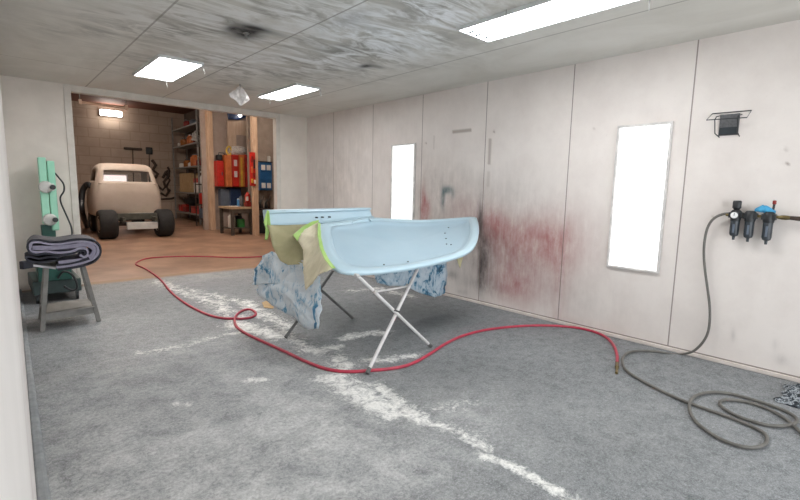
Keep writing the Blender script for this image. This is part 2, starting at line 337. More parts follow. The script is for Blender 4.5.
pale = gauss((0, 1), [((-2.054, 3.385, 3.040), .7, .7, .9), ((-2.049, 4.587, 3.040), .7, .9, .8), ((-2.946, 5.530, 3.040), .6, .8, .6), ((-3.689, 4.503, 3.040), .5, .5, .5), ((-2.230, 2.706, 3.040), .5, .5, .8), ((-3.162, 3.649, 3.040), .5, .6, .6)])
black = gauss((0, 1), [((-3.124, 4.404, 3.040), .13, .22, 1.), ((-3.052, 4.214, 3.040), .3, .07, .5), ((-1.606, 4.485, 3.040), .07, .12, .9), ((-1.478, 4.414, 3.040), .1, .06, .6), ((-3.275, 4.366, 3.040), .06, .12, .6)])
grid('ceiling', (-5.35, YF, H), (5.4, 0, 0), (0, YB-YF, 0), 150, 260, M['ceil'], dict(soot=soot, blue=blue_, pale=pale, black=black))
red = gauss((1, 2), [((0.000, 3.502, 0.946), .4, .3, .95), ((0.000, 2.913, 0.940), .35, .35, .8), ((0.000, 3.237, 0.406), .45, .3, .65), ((0.000, 3.726, 1.172), .18, .2, .6), ((0.000, 2.593, 1.032), .4, .35, .3), ((0.000, 4.990, 1.247), .09, .22, 1.3), ((0.000, 5.060, 1.353), .05, .3, .8), ((0.000, 4.206, 1.285), .35, .25, .4), ((0.000, 3.466, 0.341), .3, .2, .4), ((0.000, 2.680, 0.474), .1, .5, .35), ((0.000, 2.273, 0.010), .6, .1, .2)])
dark = gauss((1, 2), [((0.000, 3.928, 1.117), .05, .3, 1.2), ((0.000, 3.863, 0.559), .06, .33, 1.2), ((0.000, 3.809, 0.848), .12, .18, .6), ((0.000, 4.409, 0.333), .1, .06, .6), ((0.000, 4.204, 0.111), .12, .04, .35), ((0.000, 4.062, 0.269), .3, .1, .3), ((0.000, 3.779, 0.613), .1, .2, .5), ((0.000, 3.711, 0.313), .2, .15, .35), ((0.000, 0.926, 0.295), .02, .06, .3), ((0.000, 0.557, 0.161), .05, .05, .35), ((0.000, 0.617, 0.282), .02, .05, .3)])
teal = gauss((1, 2), [((0.000, 4.641, 1.474), .035, .12, 1.8), ((0.000, 4.546, 1.594), .09, .05, 1.5), ((0.000, 4.445, 1.523), .03, .05, .5)])
haze = gauss((1, 2), [((0.000, 4.087, 0.747), .7, .6, .5), ((0.000, 3.281, 1.097), .8, .6, .45), ((0.000, 7.011, 2.118), 1.5, .9, .4), ((0.000, 7.680, 1.554), 1., .6, .45), ((0.000, 4.910, 1.436), .6, .7, .55), ((0.000, 3.815, 0.637), .3, .5, .6), ((0.000, 2.299, 0.362), .7, .4, .25), ((0.000, 4.130, 1.599), .9, .4, .3)])
mark = boxes((1, 2), [((0.000, 4.488, 2.454), (0.000, 4.153, 2.397), .6), ((-0.000, 3.845, 2.286), (0.000, 3.790, 1.939), .5), ((0.000, 4.882, 2.401), (0.000, 4.844, 2.191), .25), ((0.000, 3.839, 1.846), (0.000, 3.795, 1.658), .2)])
mk2 = gauss((1, 2), [((0.000, 3.762, 2.378), .014, .014, .9), ((0.000, 5.031, 2.306), .014, .014, .8), ((0.000, 0.708, 1.990), .011, .011, .9), ((0.000, 0.696, 1.864), .011, .011, .9), ((0.000, 1.187, 1.384), .01, .01, .5), ((0.000, 1.104, 1.509), .022, .03, .35), ((0.000, 0.929, 1.488), .008, .008, .6), ((0.000, 2.402, 2.297), .012, .012, .4)])
grid('wall_right', (0, YF, 0), (0, YB-YF, 0), (0, 0, H), 420, 132, M['wallR'], dict(red=red, dark=dark, teal=teal, haze=haze, mark=lambda P: mark(P)+mk2(P)))
XL0, XL1 = -5.135, -4.822                       # the left wall runs a little out of square
U = np.array((XL1-XL0, YB-YF, 0)); zero = lambda P: np.zeros(len(P))
hz = gauss((1, 2), [((0, 1.0, .9), .4, .5, .3), ((0, 6., 1.), .8, .8, .4), ((0, 8.2, 1.6), .6, .6, .4)])
rd = gauss((1, 2), [((0, 1.6, 1.1), .08, .2, .5), ((0, .9, 1.0), .05, .25, .3)])
grid('wall_left', (XL0, YF, 0), tuple(U), (0, 0, H), 150, 60, M['wallL'], dict(red=rd, dark=zero, teal=zero, haze=hz, mark=zero))
struct('wall_front', MB().box((-5.3, YF-.1, 2.8), (.05, YF, H)).box((-.35, YF-.1, 0), (.05, YF, 2.8)), M['wallB'])   # front left open behind the camera so world light fills the booth
OX0, OX1, OZ = -4.03, -.71, 2.94
struct('wall_back', MB().box((-5.3, YB, 0), (OX0, YB+.12, H)).box((OX1, YB, 0), (.0, YB+.12, H)).box((OX0, YB, OZ), (OX1, YB+.12, H)), M['wallB'])
struct('trim_1', MB().box((OX0-.09, YB-.018, 0), (OX0, YB, H-.002)), M['trim'], bevel=.004)
struct('trim_2', MB().box((OX1, YB-.018, 0), (OX1+.09, YB, H-.002)), M['trim'], bevel=.004)
struct('trim_3', MB().box((OX0, YB-.02, OZ), (OX1, YB, H-.002)), M['trim'], bevel=.004)
struct('baseboard_right', MB().box((-.022, YF, 0), (0, YB, .038)), M['base'], bevel=.006)
dxl = (XL1-XL0)/(YB-YF)
kb = MB(); kb.hexa([(XL0, YF, 0), (XL0+.075, YF, 0), (XL1+.03, YB, 0), (XL1, YB, 0)], [(XL0, YF, .03), (XL0+.06, YF, .03), (XL1+.02, YB, .03), (XL1, YB, .03)])
struct('trim_4', kb, M['kerb'], bevel=.01)

def window(n, y0, y1, z0, z1):
    f = MB(); w = .022
    for a, b in (((y0-w, z0-w), (y1+w, z0)), ((y0-w, z1), (y1+w, z1+w)), ((y0-w, z0), (y0, z1)), ((y1, z0), (y1+w, z1))):
        f.box((-.03, a[0], a[1]), (0, b[0], b[1]))
    fr = struct('window_%d' % n, f, M['winframe'], bevel=.004)
    p = MB(); N = 48
    vs = [(-.012-.008*math.sin(2*PI*i/6), y0+(y1-y0)*i/N, z) for z in (z0, z1) for i in range(N+1)]
    p.add(vs, [(i, i+1, N+2+i, N+1+i) for i in range(N)])
    p.build('pane', M['pane'], fr, smooth='all')
window(1, 1.622, 2.112, .80, 2.283)
window(2, 5.27, 5.79, .80, 2.30)

# ------------------------------------------------------------------ ceiling lights
def ceiling_light(x0, y0, w, l, label, latches):
    t = thing('ceiling_light', label, 'light', (x0+w/2, y0+l/2, H), 'fluorescent ceiling lights')
    z = H-.001; d = .03; e = .02
    m = MB()
    for a, b in (((x0, y0), (x0+w, y0+e)), ((x0, y0+l-e), (x0+w, y0+l)), ((x0, y0+e), (x0+e, y0+l-e)), ((x0+w-e, y0+e), (x0+w, y0+l-e))):
        m.box((a[0], a[1], z-d), (b[0], b[1], z))
    m.build('housing', M['lampbody'], t)
    MB().box((x0+e+.001, y0+e+.001, z-d+.008), (x0+w-e-.001, y0+l-e-.001, z-d+.016)).build('diffuser', M['diff'], t)
    for k in range(3):
        MB().cbox((x0+w*(.27+.23*k), y0+l-e-.05, z-d+.003), (.04, .07, .008)).build('tube_holder', M['holder'], t, bevel=.004)
    for (x, y) in latches:
        MB().tube([(x, y, z), (x, y, z-.07), (x+.01, y, z-.09), (x, y, z-.11), (x-.012, y, z-.09), (x, y, z-.072)], .004, 6).build('latch', M['wire'], t)
ceiling_light(-3.533, 5.787, .498, 1.247, 'short ceiling light panel nearest the left wall, three tube ends showing at its far edge', [(-3.1, 7.08), (-3.0, 5.9)])
ceiling_light(-1.75, 5.894, .405, 1.25, 'small bright ceiling light panel above the right end of the garage opening', [(-1.5, 7.19), (-1.31, 5.95)])
ceiling_light(-1.841, 1.39, .468, 1.478, 'largest ceiling light, near the camera at the top centre of the photo', [(-1.86, 2.32), (-1.34, 1.42)])

t = thing('plastic_bag', 'crumpled white plastic bag hanging from the ceiling between two light panels', 'plastic bag', (-2.269, 6.564, 3.040))
bx, by, _ = t.location
b = MB(); MB().cyl((bx, by, H), (bx, by, H-.05), .012).build('drop_pipe', M['wire'], t)
prof = [(.012, -.03), (.06, -.08), (.125, -.16), (.11, -.2), (.06, -.25), (.012, -.30)]
vs = []; n = 10
for r, h in prof:
    for k in range(n):
        a = 2*PI*k/n; q = r*(1+.35*math.sin(k*2.3+h*20)); vs.append((bx+q*math.cos(a), by+.6*q*math.sin(a), H+h))
b.add(vs, [(i*n+k, i*n+(k+1) % n, (i+1)*n+(k+1) % n, (i+1)*n+k) for i in range(len(prof)-1) for k in range(n)]).build('film', M['bag'], t)
p = (-3.124, 4.404, 3.040)
t = thing('ceiling_sprinkler', 'small sprinkler head in the black soot patch on the ceiling', 'sprinkler', p)
MB().lathe(p, [(.03, 0), (.03, -.006), (.012, -.012), (.012, -.05), (.022, -.052), (.022, -.058), (.004, -.06)], 14).build('body', M['wire'], t, smooth=True)

# ------------------------------------------------------------------ blue body panel
OUT = [(-2.420, 4.220, 1.189), (-2.641, 3.880, 1.085), (-2.778, 3.620, 1.003), (-2.866, 3.400, 0.943), (-2.882, 3.250, 0.898), (-2.837, 3.150, 0.874), (-2.613, 3.100, 0.853), (-2.290, 3.060, 0.853), (-1.933, 3.020, 0.877), (-1.635, 3.000, 0.911), (-1.392, 3.020, 0.941), (-1.162, 3.100, 0.986), (-0.777, 3.350, 1.054), (-0.453, 3.600, 1.131), (-0.171, 3.850, 1.197), (-0.038, 4.000, 1.226), (-0.290, 4.050, 1.222), (-0.638, 4.100, 1.208), (-0.992, 4.120, 1.207), (-1.311, 4.150, 1.221), (-1.529, 4.180, 1.237), (-1.715, 4.200, 1.249), (-1.964, 4.200, 1.232), (-2.185, 4.220, 1.209)]
pt = thing('body_panel', 'light blue curved car body panel lying on an x-legged stand', 'car panel', (-2.3, 3.6, .85))
L = spline(OUT, 3, True); n = len(L); C = sum(L, Vector())/n
ctr = C+Vector((0, 0, -.02))
def ring(t, dz): return [p+(ctr-p)*(1-t)+Vector((0, 0, dz)) for p in L]
def rings(rs):
    m = MB(); vs = [v for r in rs for v in r]
    m.add(vs, [(i*n+k, i*n+(k+1) % n, (i+1)*n+(k+1) % n, (i+1)*n+k) for i in range(len(rs)-1) for k in range(n)]); return m
inner = [ring(.87, -.006), ring(.845, -.036), ring(.78, -.052), ring(.64, -.064), ring(.45, -.07), ring(.2, -.075)]
m = rings(inner); o = len(m.v); m.v.append(tuple(ctr+Vector((0, 0, -.07)))); k0 = (len(inner)-1)*n
m.f += [(k0+k, k0+(k+1) % n, o) for k in range(n)]
m.build('shell', M['blue'], pt, smooth='all', solid=.008)
rings([ring(1.0, -.03), ring(1.004, -.004), ring(.99, 0), ring(.93, 0), ring(.87, -.006)]).build('rim_flange', M['blue2'], pt, smooth='all', solid=.006)
RT = [(-2.895, 4.500, 1.335), (-2.543, 4.430, 1.343), (-2.117, 4.360, 1.349), (-1.652, 4.300, 1.356)]
RB = [(-2.891, 4.470, 1.162), (-2.499, 4.400, 1.163), (-2.082, 4.330, 1.201), (-1.627, 4.270, 1.243)]
m = MB(); rows = []
for a, b in zip(RT, RB):
    a, b = Vector(a), Vector(b); d = Vector((.03, .17, 0))
    rows.append([b+d, a+d+Vector((0, 0, -.0)), a+Vector((0, .03, .004)), a, a+(b-a)*.14+Vector((0, -.006, 0)), a+(b-a)*.2+Vector((0, .03, 0)), a+(b-a)*.82+Vector((0, .03, 0)), a+(b-a)*.9+Vector((0, -.008, 0)), b])
w = len(rows[0]); m.add([v for r in rows for v in r], [(i*w+k, i*w+(k+1) % w, (i+1)*w+(k+1) % w, (i+1)*w+k) for i in range(len(rows)-1) for k in range(w)]+[tuple(range(w)), tuple((len(rows)-1)*w+k for k in range(w))])
rail = m.build('rear_rail', M['blue2'], pt, bevel=.004)
for q in [(-2.358, 4.380, 1.254), (-2.286, 4.370, 1.257), (-2.199, 4.360, 1.257)]:
    MB().cyl((q[0], q[1]+.028, q[2]), (q[0], q[1]-.012, q[2]), .008, n=10).build('bolt_hole', M['hole'], rail)
for q in [(-1.121, 3.550, 1.025), (-0.745, 3.850, 1.117), (-0.975, 3.700, 1.070), (-1.299, 3.380, 0.989), (-1.223, 3.380, 0.978), (-0.791, 3.600, 1.027), (-2.384, 3.180, 0.886), (-2.105, 3.150, 0.893)]:
    MB().lathe((q[0], q[1], q[2]-.005), [(.008, 0), (.01, .006), (.004, .009)], 10).build('bolt_hole', M['hole'], pt)
MB().tube(spline([(-2.043, 4.150, 1.202), (-1.959, 4.150, 1.220), (-1.850, 4.160, 1.230), (-1.799, 4.150, 1.239), (-1.809, 4.100, 1.219)], 4), .012, 8).build('latch_rod', M['blue2'], pt, smooth='all')
# masking paper and tape taped to the panel
def cloth(name, pts, material, parent, thick=.004, wave=.02, d=(0, 1, 0), cuts=3, fan=False):
    bm = bmesh.new(); vs = [bm.verts.new(p) for p in pts]
    if fan:
        c = bm.verts.new(sum((Vector(p) for p in pts), Vector())/len(pts))
        for i in range(len(vs)): bm.faces.new((vs[i], vs[(i+1) % len(vs)], c))
    else: bm.faces.new(vs); bmesh.ops.triangulate(bm, faces=bm.faces[:])
    for _ in range(cuts): bmesh.ops.subdivide_edges(bm, edges=bm.edges[:], cuts=1, use_grid_fill=True)
    for v in bm.verts:
        k = noise.noise(v.co*Vector((7, 7, 3)))+.5*noise.noise(v.co*15)
        v.co += Vector(d)*wave*k
    mb = MB(); bm.verts.index_update(); mb.add([v.co[:] for v in bm.verts], [[v.index for v in f.verts] for f in bm.faces]); bm.free()
    return mb.build(name, material, parent, smooth='all', solid=thick)
cloth('masking_paper', [(-2.918, 4.460, 1.185), (-2.731, 4.420, 1.181), (-2.542, 4.390, 1.182), (-2.369, 4.300, 1.199), (-2.408, 4.200, 0.966), (-2.580, 3.950, 0.806), (-2.761, 3.980, 0.819), (-2.874, 4.100, 0.804), (-2.898, 4.200, 0.834), (-2.914, 4.340, 0.975)], M['paper'], pt, wave=.03, fan=True)
pp = cloth('masking_paper', [(-2.769, 4.120, 1.122), (-2.629, 4.200, 1.182), (-2.532, 4.200, 1.216), (-2.470, 4.160, 1.222), (-2.679, 3.820, 1.093), (-2.805, 3.560, 0.993), (-2.891, 3.330, 0.928), (-2.906, 3.200, 0.894), (-2.984, 3.250, 0.869), (-2.971, 3.400, 0.809), (-2.980, 3.520, 0.709), (-2.999, 3.550, 0.660), (-2.913, 3.720, 0.811), (-2.818, 3.900, 0.974)], M['paper2'], pt, wave=.05)
tag(pp, 'pale tan crumpled masking paper')
cloth('masking_tape', [(-2.814, 4.100, 1.105), (-2.676, 4.160, 1.176), (-2.544, 4.180, 1.228), (-2.458, 4.180, 1.242), (-2.495, 4.140, 1.197), (-2.641, 4.120, 1.162), (-2.769, 4.040, 1.098), (-2.820, 4.000, 1.054)], M['tape'], pt, wave=.01)
cloth('masking_tape', [(-2.520, 4.100, 1.227), (-2.490, 4.100, 1.205), (-2.687, 3.780, 1.097), (-2.815, 3.520, 1.007), (-2.901, 3.300, 0.950), (-2.933, 3.160, 0.911), (-2.967, 3.170, 0.909), (-2.926, 3.340, 0.956), (-2.838, 3.560, 1.023), (-2.702, 3.820, 1.114)], M['tape'], pt, wave=.008)
cloth('masking_tape', [(-2.905, 4.480, 1.341), (-2.892, 4.460, 1.331), (-2.888, 4.440, 1.185), (-2.923, 4.450, 1.154), (-2.920, 4.450, 1.033), (-2.945, 4.460, 1.028), (-2.930, 4.470, 1.153), (-2.947, 4.480, 1.216)], M['tape'], pt, wave=.008)
cloth('masking_paper', [(-1.504, 3.060, 0.913), (-1.376, 3.060, 0.928), (-1.404, 3.060, 0.857), (-1.432, 3.060, 0.769), (-1.471, 3.060, 0.842)], M['paper'], pt, wave=.01)

# ------------------------------------------------------------------ folding stand
st = thing('folding_stand', 'white tubular x-legged folding stand carrying the light blue panel', 'stand', (-2.3, 3.6, 0))
A, B, Cc, D = (-2.772, 2.940, 0.000), (-1.855, 3.032, -0.000), (-2.849, 4.231, 0.000), (-1.863, 4.363, 0.000)
T1, T2 = (-1.88, 3.25, .80), (-2.76, 3.08, .84)
T3, T4 = (-1.84, 4.5, .86), (-2.75, 4.42, .84)
def leg(a, b, mt, yo=0):
    a, b = Vector(a), Vector(b); a.z = .015; a.y += yo; b.y += yo
    d = (b-a).normalized()
    o = MB().tube([a, a.lerp(b, .5), b-d*.02], .016, 12).build('leg', mt, st, smooth=True)
    MB().cyl(a-d*.004, a+d*.05, .0185, n=12).build('foot_cap', M['darkmetal'], o, smooth=True)
leg(A, T1, M['whitemetal'], -.018); leg(B, T2, M['whitemetal'], .016); leg(Cc, T3, M['darkmetal'], -.018); leg(D, T4, M['darkmetal'], .016)
MB().tube([T1, T3], .0135, 12).build('top_bar', M['whitemetal'], st, smooth=True)
MB().tube([T2, T4], .0135, 12).build('top_bar', M['whitemetal'], st, smooth=True)
q1, q2 = Vector(A).lerp(Vector(T1), .8), Vector(B).lerp(Vector(T2), .8)
MB().tube([q1, q1.lerp(q2, .3)+Vector((0, 0, -.004)), q1.lerp(q2, .7)+Vector((0, 0, -.004)), q2], .009, 8).build('brace', M['chain'], st, smooth=True)
for q in (q1, q2): MB().lathe((q.x, q.y-.022, q.z), [(.002, 0), (.02, .001), (.02, .044), (.002, .045)], 12, 'y').build('clamp', M['chain'], st, smooth=True)
x = (-2.380, 2.990, 0.481); MB().cyl((x[0], x[1]-.035, x[2]), (x[0], x[1]+.035, x[2]), .008, n=10).build('pivot_bolt', M['darkmetal'], st)

o = cloth('drop_sheet', [(-2.800, 4.960, 0.466), (-2.840, 5.077, 0.427), (-2.840, 5.001, 0.571), (-2.840, 4.863, 0.696), (-2.830, 4.727, 0.822), (-2.820, 4.600, 0.880), (-2.800, 4.344, 0.828), (-2.790, 3.949, 0.831), (-2.780, 3.653, 0.739), (-2.800, 3.622, 0.523), (-2.840, 3.571, 0.268), (-2.850, 3.742, 0.219), (-2.860, 4.267, 0.288), (-2.860, 4.811, 0.347)], M['splat'], None, .006, .05, (1, .2, 0), fan=True)
tag(o, 'pale blue paint-splattered sheet hanging below the left end of the panel', 'drop sheet')
o = cloth('drop_sheet', [(-1.714, 4.150, 0.625), (-1.456, 4.120, 0.664), (-0.992, 4.100, 0.662), (-0.569, 4.050, 0.684), (-0.558, 4.030, 0.412), (-0.621, 4.000, 0.206), (-0.815, 4.000, 0.193), (-1.027, 4.050, 0.267), (-1.196, 4.100, 0.359), (-1.247, 4.120, 0.375), (-1.465, 4.140, 0.399), (-1.641, 4.160, 0.456), (-1.690, 4.160, 0.547)], M['splat2'], None, .006, .05, (0, 1, 0), fan=True)
tag(o, 'dark blue paint-stained sheet hanging below the right half of the panel', 'drop sheet')
o = MB().poly([(q[0], q[1], .004) for q in [(-2.378, 5.763, 0.000), (-2.263, 5.818, 0.000), (-2.290, 5.557, 0.000), (-2.406, 5.383, 0.000), (-2.475, 5.501, 0.000)]], .006, (0, 0, 1)).build('cardboard_scrap', M['card2'])
tag(o, 'small tan cardboard scrap on the floor below the pale blue sheet', 'cardboard')

# ------------------------------------------------------------------ hoses
th = thing('air_hose', 'red rubber air hose looping across the floor from the garage to the right', 'hose', (-2.961, 3.209, 0.000))
path = [(0.373, 10.009, 0.013), (-0.161, 9.745, 0.013), (-0.510, 9.691, 0.013), (-1.059, 9.881, 0.013), (-1.534, 10.392, 0.013), (-2.060, 10.751, 0.013), (-2.547, 10.814, 0.013), (-2.828, 10.501, 0.013), (-2.979, 10.063, 0.013), (-2.954, 9.411, 0.013), (-3.013, 8.256, 0.013), (-3.148, 7.210, 0.013), (-3.204, 6.336, 0.013), (-3.179, 5.651, 0.013), (-3.093, 5.330, 0.013), (-2.972, 5.207, 0.013), (-2.899, 5.149, 0.013), (-2.797, 5.152, 0.013), (-2.692, 5.270, 0.013), (-2.659, 5.487, 0.013), (-2.739, 5.518, 0.013), (-2.879, 5.387, 0.013), (-3.011, 5.157, 0.013), (-3.099, 4.874, 0.013), (-3.117, 4.568, 0.013), (-3.092, 4.216, 0.013), (-3.060, 3.835, 0.013), (-3.038, 3.501, 0.013), (-2.994, 3.238, 0.013), (-2.897, 3.073, 0.013), (-2.717, 2.953, 0.013), (-2.512, 2.857, 0.013), (-2.322, 2.837, 0.013), (-2.053, 2.896, 0.013), (-1.690, 3.006, 0.013), (-1.350, 3.064, 0.013), (-0.975, 3.039, 0.013), (-0.584, 2.900, 0.013), (-0.264, 2.696, 0.013), (-0.054, 2.428, 0.013), (-0.038, 2.196, 0.013), (-0.148, 2.012, 0.013), (-0.357, 1.850, 0.013), (-0.605, 1.717, 0.013), (-0.824, 1.627, 0.013)]
path = spline(path, 6); path = [Vector((p.x, p.y, .013+(.02 if False else 0))) for p in path]
MB().tube(path, .0145, 10).build('rubber_tube', M['red'], th, smooth='all')
e = (-0.824, 1.627, 0.013); g = (-1.073, 1.529, 0.013)
MB().tube([e, Vector(e).lerp(Vector(g), .45)], .016, 10).tube([Vector(e).lerp(Vector(g), .45), Vector(e).lerp(Vector(g), .5), g], [.019, .013, .012], 10).build('coupling', M['brass'], th, smooth=True)

NO_WALL = -.035
gh = thing('air_hose', 'grey rubber air hose dropping from the wall filters and coiled on the floor', 'hose', (-0.952, 0.786, 0.000))
wallp = [(-0.070, 1.035, 1.426), (-0.070, 1.088, 1.419), (-0.070, 1.147, 1.388), (-0.070, 1.190, 1.329), (-0.070, 1.213, 1.233), (-0.070, 1.216, 1.090), (-0.070, 1.197, 0.929), (-0.070, 1.159, 0.741), (-0.070, 1.121, 0.554), (-0.070, 1.106, 0.411), (-0.070, 1.109, 0.292), (-0.070, 1.134, 0.201), (-0.070, 1.180, 0.113), (-0.070, 1.238, 0.051)]+[(-0.055, 1.352, -0.006)]
flo = [(-0.181, 1.469, 0.016), (-0.248, 1.568, 0.016), (-0.351, 1.644, 0.016), (-0.508, 1.670, 0.016), (-0.711, 1.623, 0.016), (-0.943, 1.500, 0.016), (-1.067, 1.335, 0.016), (-1.170, 1.131, 0.016), (-1.238, 0.928, 0.016), (-1.267, 0.680, 0.016), (-1.301, 0.535, 0.016), (-1.362, 0.443, 0.016), (-1.498, 0.416, 0.016), (-1.619, 0.452, 0.016), (-1.675, 0.528, 0.016), (-1.656, 0.651, 0.016), (-1.540, 0.789, 0.016), (-1.351, 0.887, 0.016), (-1.109, 0.929, 0.016), (-0.909, 0.878, 0.016), (-0.806, 0.780, 0.016), (-0.781, 0.667, 0.016), (-0.798, 0.486, 0.016), (-0.861, 0.368, 0.016), (-0.960, 0.328, 0.016), (-1.093, 0.360, 0.016), (-1.192, 0.443, 0.016), (-1.213, 0.551, 0.016), (-1.187, 0.661, 0.016), (-1.092, 0.753, 0.016), (-0.992, 0.765, 0.016), (-0.914, 0.711, 0.016), (-0.867, 0.607, 0.016), (-0.890, 0.501, 0.016), (-0.962, 0.405, 0.016), (-1.094, 0.318, 0.016), (-1.237, 0.241, 0.016)]
MB().tube([(min(q[0], NO_WALL), q[1], q[2]) for q in spline(wallp+flo, 6)], .0115, 10).build('rubber_tube', M['grey'], gh, smooth='all')

# ------------------------------------------------------------------ wall filters, rack
WX = -.075
def filter_unit(y, z, label, knob, bowl_len, extra=None):
    t = thing('air_filter', label, 'air filter', (WX, y, z), 'compressed air filters on the right wall')
    MB().lathe((WX, y, z), [(.01, -.055), (.038, -.052), (.042, -.03), (.042, .03), (.03, .045), (.01, .048)], 20).cbox((WX, y, z), (.07, .1, .05)).build('head', M['black'], t, smooth=True, bevel=.004)
    MB().lathe((WX, y, z-.05), [(.036, 0), (.036, -bowl_len*.8), (.03, -bowl_len*.93), (.012, -bowl_len), (.01, -bowl_len-.03)], 20).build('bowl', M['smoke'], t, smooth=True)
    MB().box((WX-.042, y-.008, z-.05-bowl_len*.75), (WX-.034, y+.008, z-.08)).build('sight_glass', M['slate'], t)
    MB().box((WX+.02, y-.02, z-.02), (-.001, y+.02, z+.02)).build('wall_bracket', M['mesh'], t)
    if knob: MB().lathe((WX, y, z+.045), [(.02, 0), (.024, .01), (.034, .02), (.034, .075), (.028, .085), (.004, .086)], 16).build('adjusting_knob', M['black'], t, smooth=True)
    if extra == 'gauge':
        g = MB().lathe((WX-.066, y, z), [(.004, 0), (.03, 0), (.032, .006), (.032, .022), (.01, .026)], 24, 'x').build('gauge', M['mesh'], t, smooth=True)
        MB().lathe((WX-.069, y, z), [(.002, 0), (.027, .001), (.027, .003)], 24, 'x').build('dial', M['dial'], g)
        MB().box((WX-.0705, y-.002, z-.004), (WX-.0695, y+.002, z+.02)).build('needle', M['hole'], g)
    return t
filter_unit((-0.075, 0.996, 1.414)[1], (-0.075, 0.996, 1.414)[2], 'leftmost black wall filter, with round white gauge and tall top knob', True, .145, 'gauge')
filter_unit((-0.075, 0.890, 1.411)[1], (-0.075, 0.890, 1.411)[2], 'middle black wall filter, between the gauge filter and the one beneath the red-tipped valve', False, .15)
f3y, f3z = (-0.075, 0.760, 1.410)[1:]
f3 = filter_unit(f3y, f3z, 'rightmost black wall filter, under the blue rag and the red-tipped valve', False, .16)
MB().tube([(WX, f3y-.02, f3z+.04), (WX, f3y-.025, f3z+.11)], .009, 8).build('valve_stem', M['black'], f3); 
MB().lathe((WX, f3y-.025, f3z+.11), [(.01, 0), (.014, .004), (.014, .03), (.006, .034)], 12).build('valve_knob', M['darkred'], f3, smooth=True)
t = thing('air_pipe', 'brass and steel pipe fittings joining the wall filters and running off right', 'pipe', (WX, .6, 1.40))
for a, b in (((-0.075, 1.071, 1.410)[1], (-0.075, 1.033, 1.412)[1]), ((-0.075, 0.966, 1.412)[1], (-0.075, 0.922, 1.414)[1]), ((-0.075, 0.857, 1.409)[1], (-0.075, 0.795, 1.412)[1]), ((-0.075, 0.726, 1.407)[1], (-0.075, 0.686, 1.410)[1])):
    MB().cyl((WX, a, f3z+.004), (WX, b, f3z+.002), .013, n=12).build('nipple', M['brass'], t, smooth=True)
MB().tube([(WX, (-0.075, 0.699, 1.409)[1], f3z), (WX, (-0.075, 0.672, 1.406)[1], f3z), (WX, (-0.075, 0.646, 1.403)[1], f3z), (WX, (-0.075, 0.613, 1.401)[1], f3z)], [.013, .02, .02, .015], 12).build('union_nut', M['brass'], t, smooth=True)
MB().tube([(WX, (-0.075, 0.619, 1.401)[1], f3z), (WX, (-0.075, 0.568, 1.396)[1], f3z-.004), (WX, .42, f3z-.01), (WX, .25, f3z-.012)], [.016, .019, .019, .017], 12).build('pipe_run', M['rust'], t, smooth=True)
t = MB(); N = 9; vs = []; RY0, RY1 = (-0.080, 0.863, 1.439)[1], (-0.080, 0.718, 1.472)[1]
for i in range(13):
    for k in range(N):
        a = 2*PI*k/N; u = i/12; y = RY0+(RY1-RY0)*u; r = (.012+.022*math.sin(PI*min(1, u*1.1)))*(1+.4*noise.noise((i*.9, k*1.3, 2)))
        vs.append((WX-.005+r*.9*math.cos(a), y, f3z+.055+.012*math.sin(u*4)+r*math.sin(a)))
t.add(vs, [(i*N+k, i*N+(k+1) % N, (i+1)*N+(k+1) % N, (i+1)*N+k) for i in range(12) for k in range(N)]+[tuple(range(N)), tuple(12*N+k for k in range(N))])
tag(t.build('blue_rag', M['bluerag'], smooth='all'), 'twisted bright blue rag lying on top of the two right-hand wall filters', 'rag')

t = thing('wire_rack', 'small black wire holder with mesh plate on the upper right wall', 'wire rack', (0, 1.15, 2.25))
MB().box((-.012, 1.065, 2.135), (-.0005, 1.215, 2.325)).build('mesh_plate', M['mesh'], t, bevel=.002)
MB().box((-.03, 1.075, 2.145), (-.012, 1.205, 2.205)).build('tray_lip', M['hole'], t, bevel=.002)
MB().tube([(-0.006, 1.279, 2.342), (-0.006, 0.985, 2.339), (-0.090, 0.995, 2.269), (-0.090, 1.301, 2.277)], .0045, 8, True).build('wire_loop', M['black'], t, smooth=True)
for q in ([(-0.006, 1.211, 2.319), (-0.060, 1.232, 2.303), (-0.070, 1.240, 2.274), (-0.070, 1.228, 2.152), (-0.010, 1.204, 2.121)], [(-0.006, 1.052, 2.311), (-0.060, 1.065, 2.297), (-0.070, 1.068, 2.266), (-0.070, 1.058, 2.152), (-0.010, 1.051, 2.119)]):
    MB().tube(q, .0045, 8).build('wire_hook', M['black'], t, smooth=True)

# crumpled rag on the floor at the right edge
N1, N2 = 26, 22; vs = []
for j in range(N2+1):
    for i in range(N1+1):
        u, v = i/N1, j/N2; x = -.66+.50*u; y = .11+.38*v
        edge = min(1, 4*min(u, 1-u, v, 1-v)); h = .05+.05*noise.noise((u*5, v*5, 1))+.04*noise.noise((u*11, v*9, 4))
        vs.append((x+.03*noise.noise((v*4, 3, u)), y+.04*noise.noise((u*4, 7, v)), .006+max(0, h)*edge))
m = MB().add(vs, [(j*(N1+1)+i, j*(N1+1)+i+1, (j+1)*(N1+1)+i+1, (j+1)*(N1+1)+i) for j in range(N2) for i in range(N1)])
tag(m.build('crumpled_rag', M['camo'], smooth='all', solid=.004), 'crumpled black and white patterned rag on the floor at the right edge', 'rag')

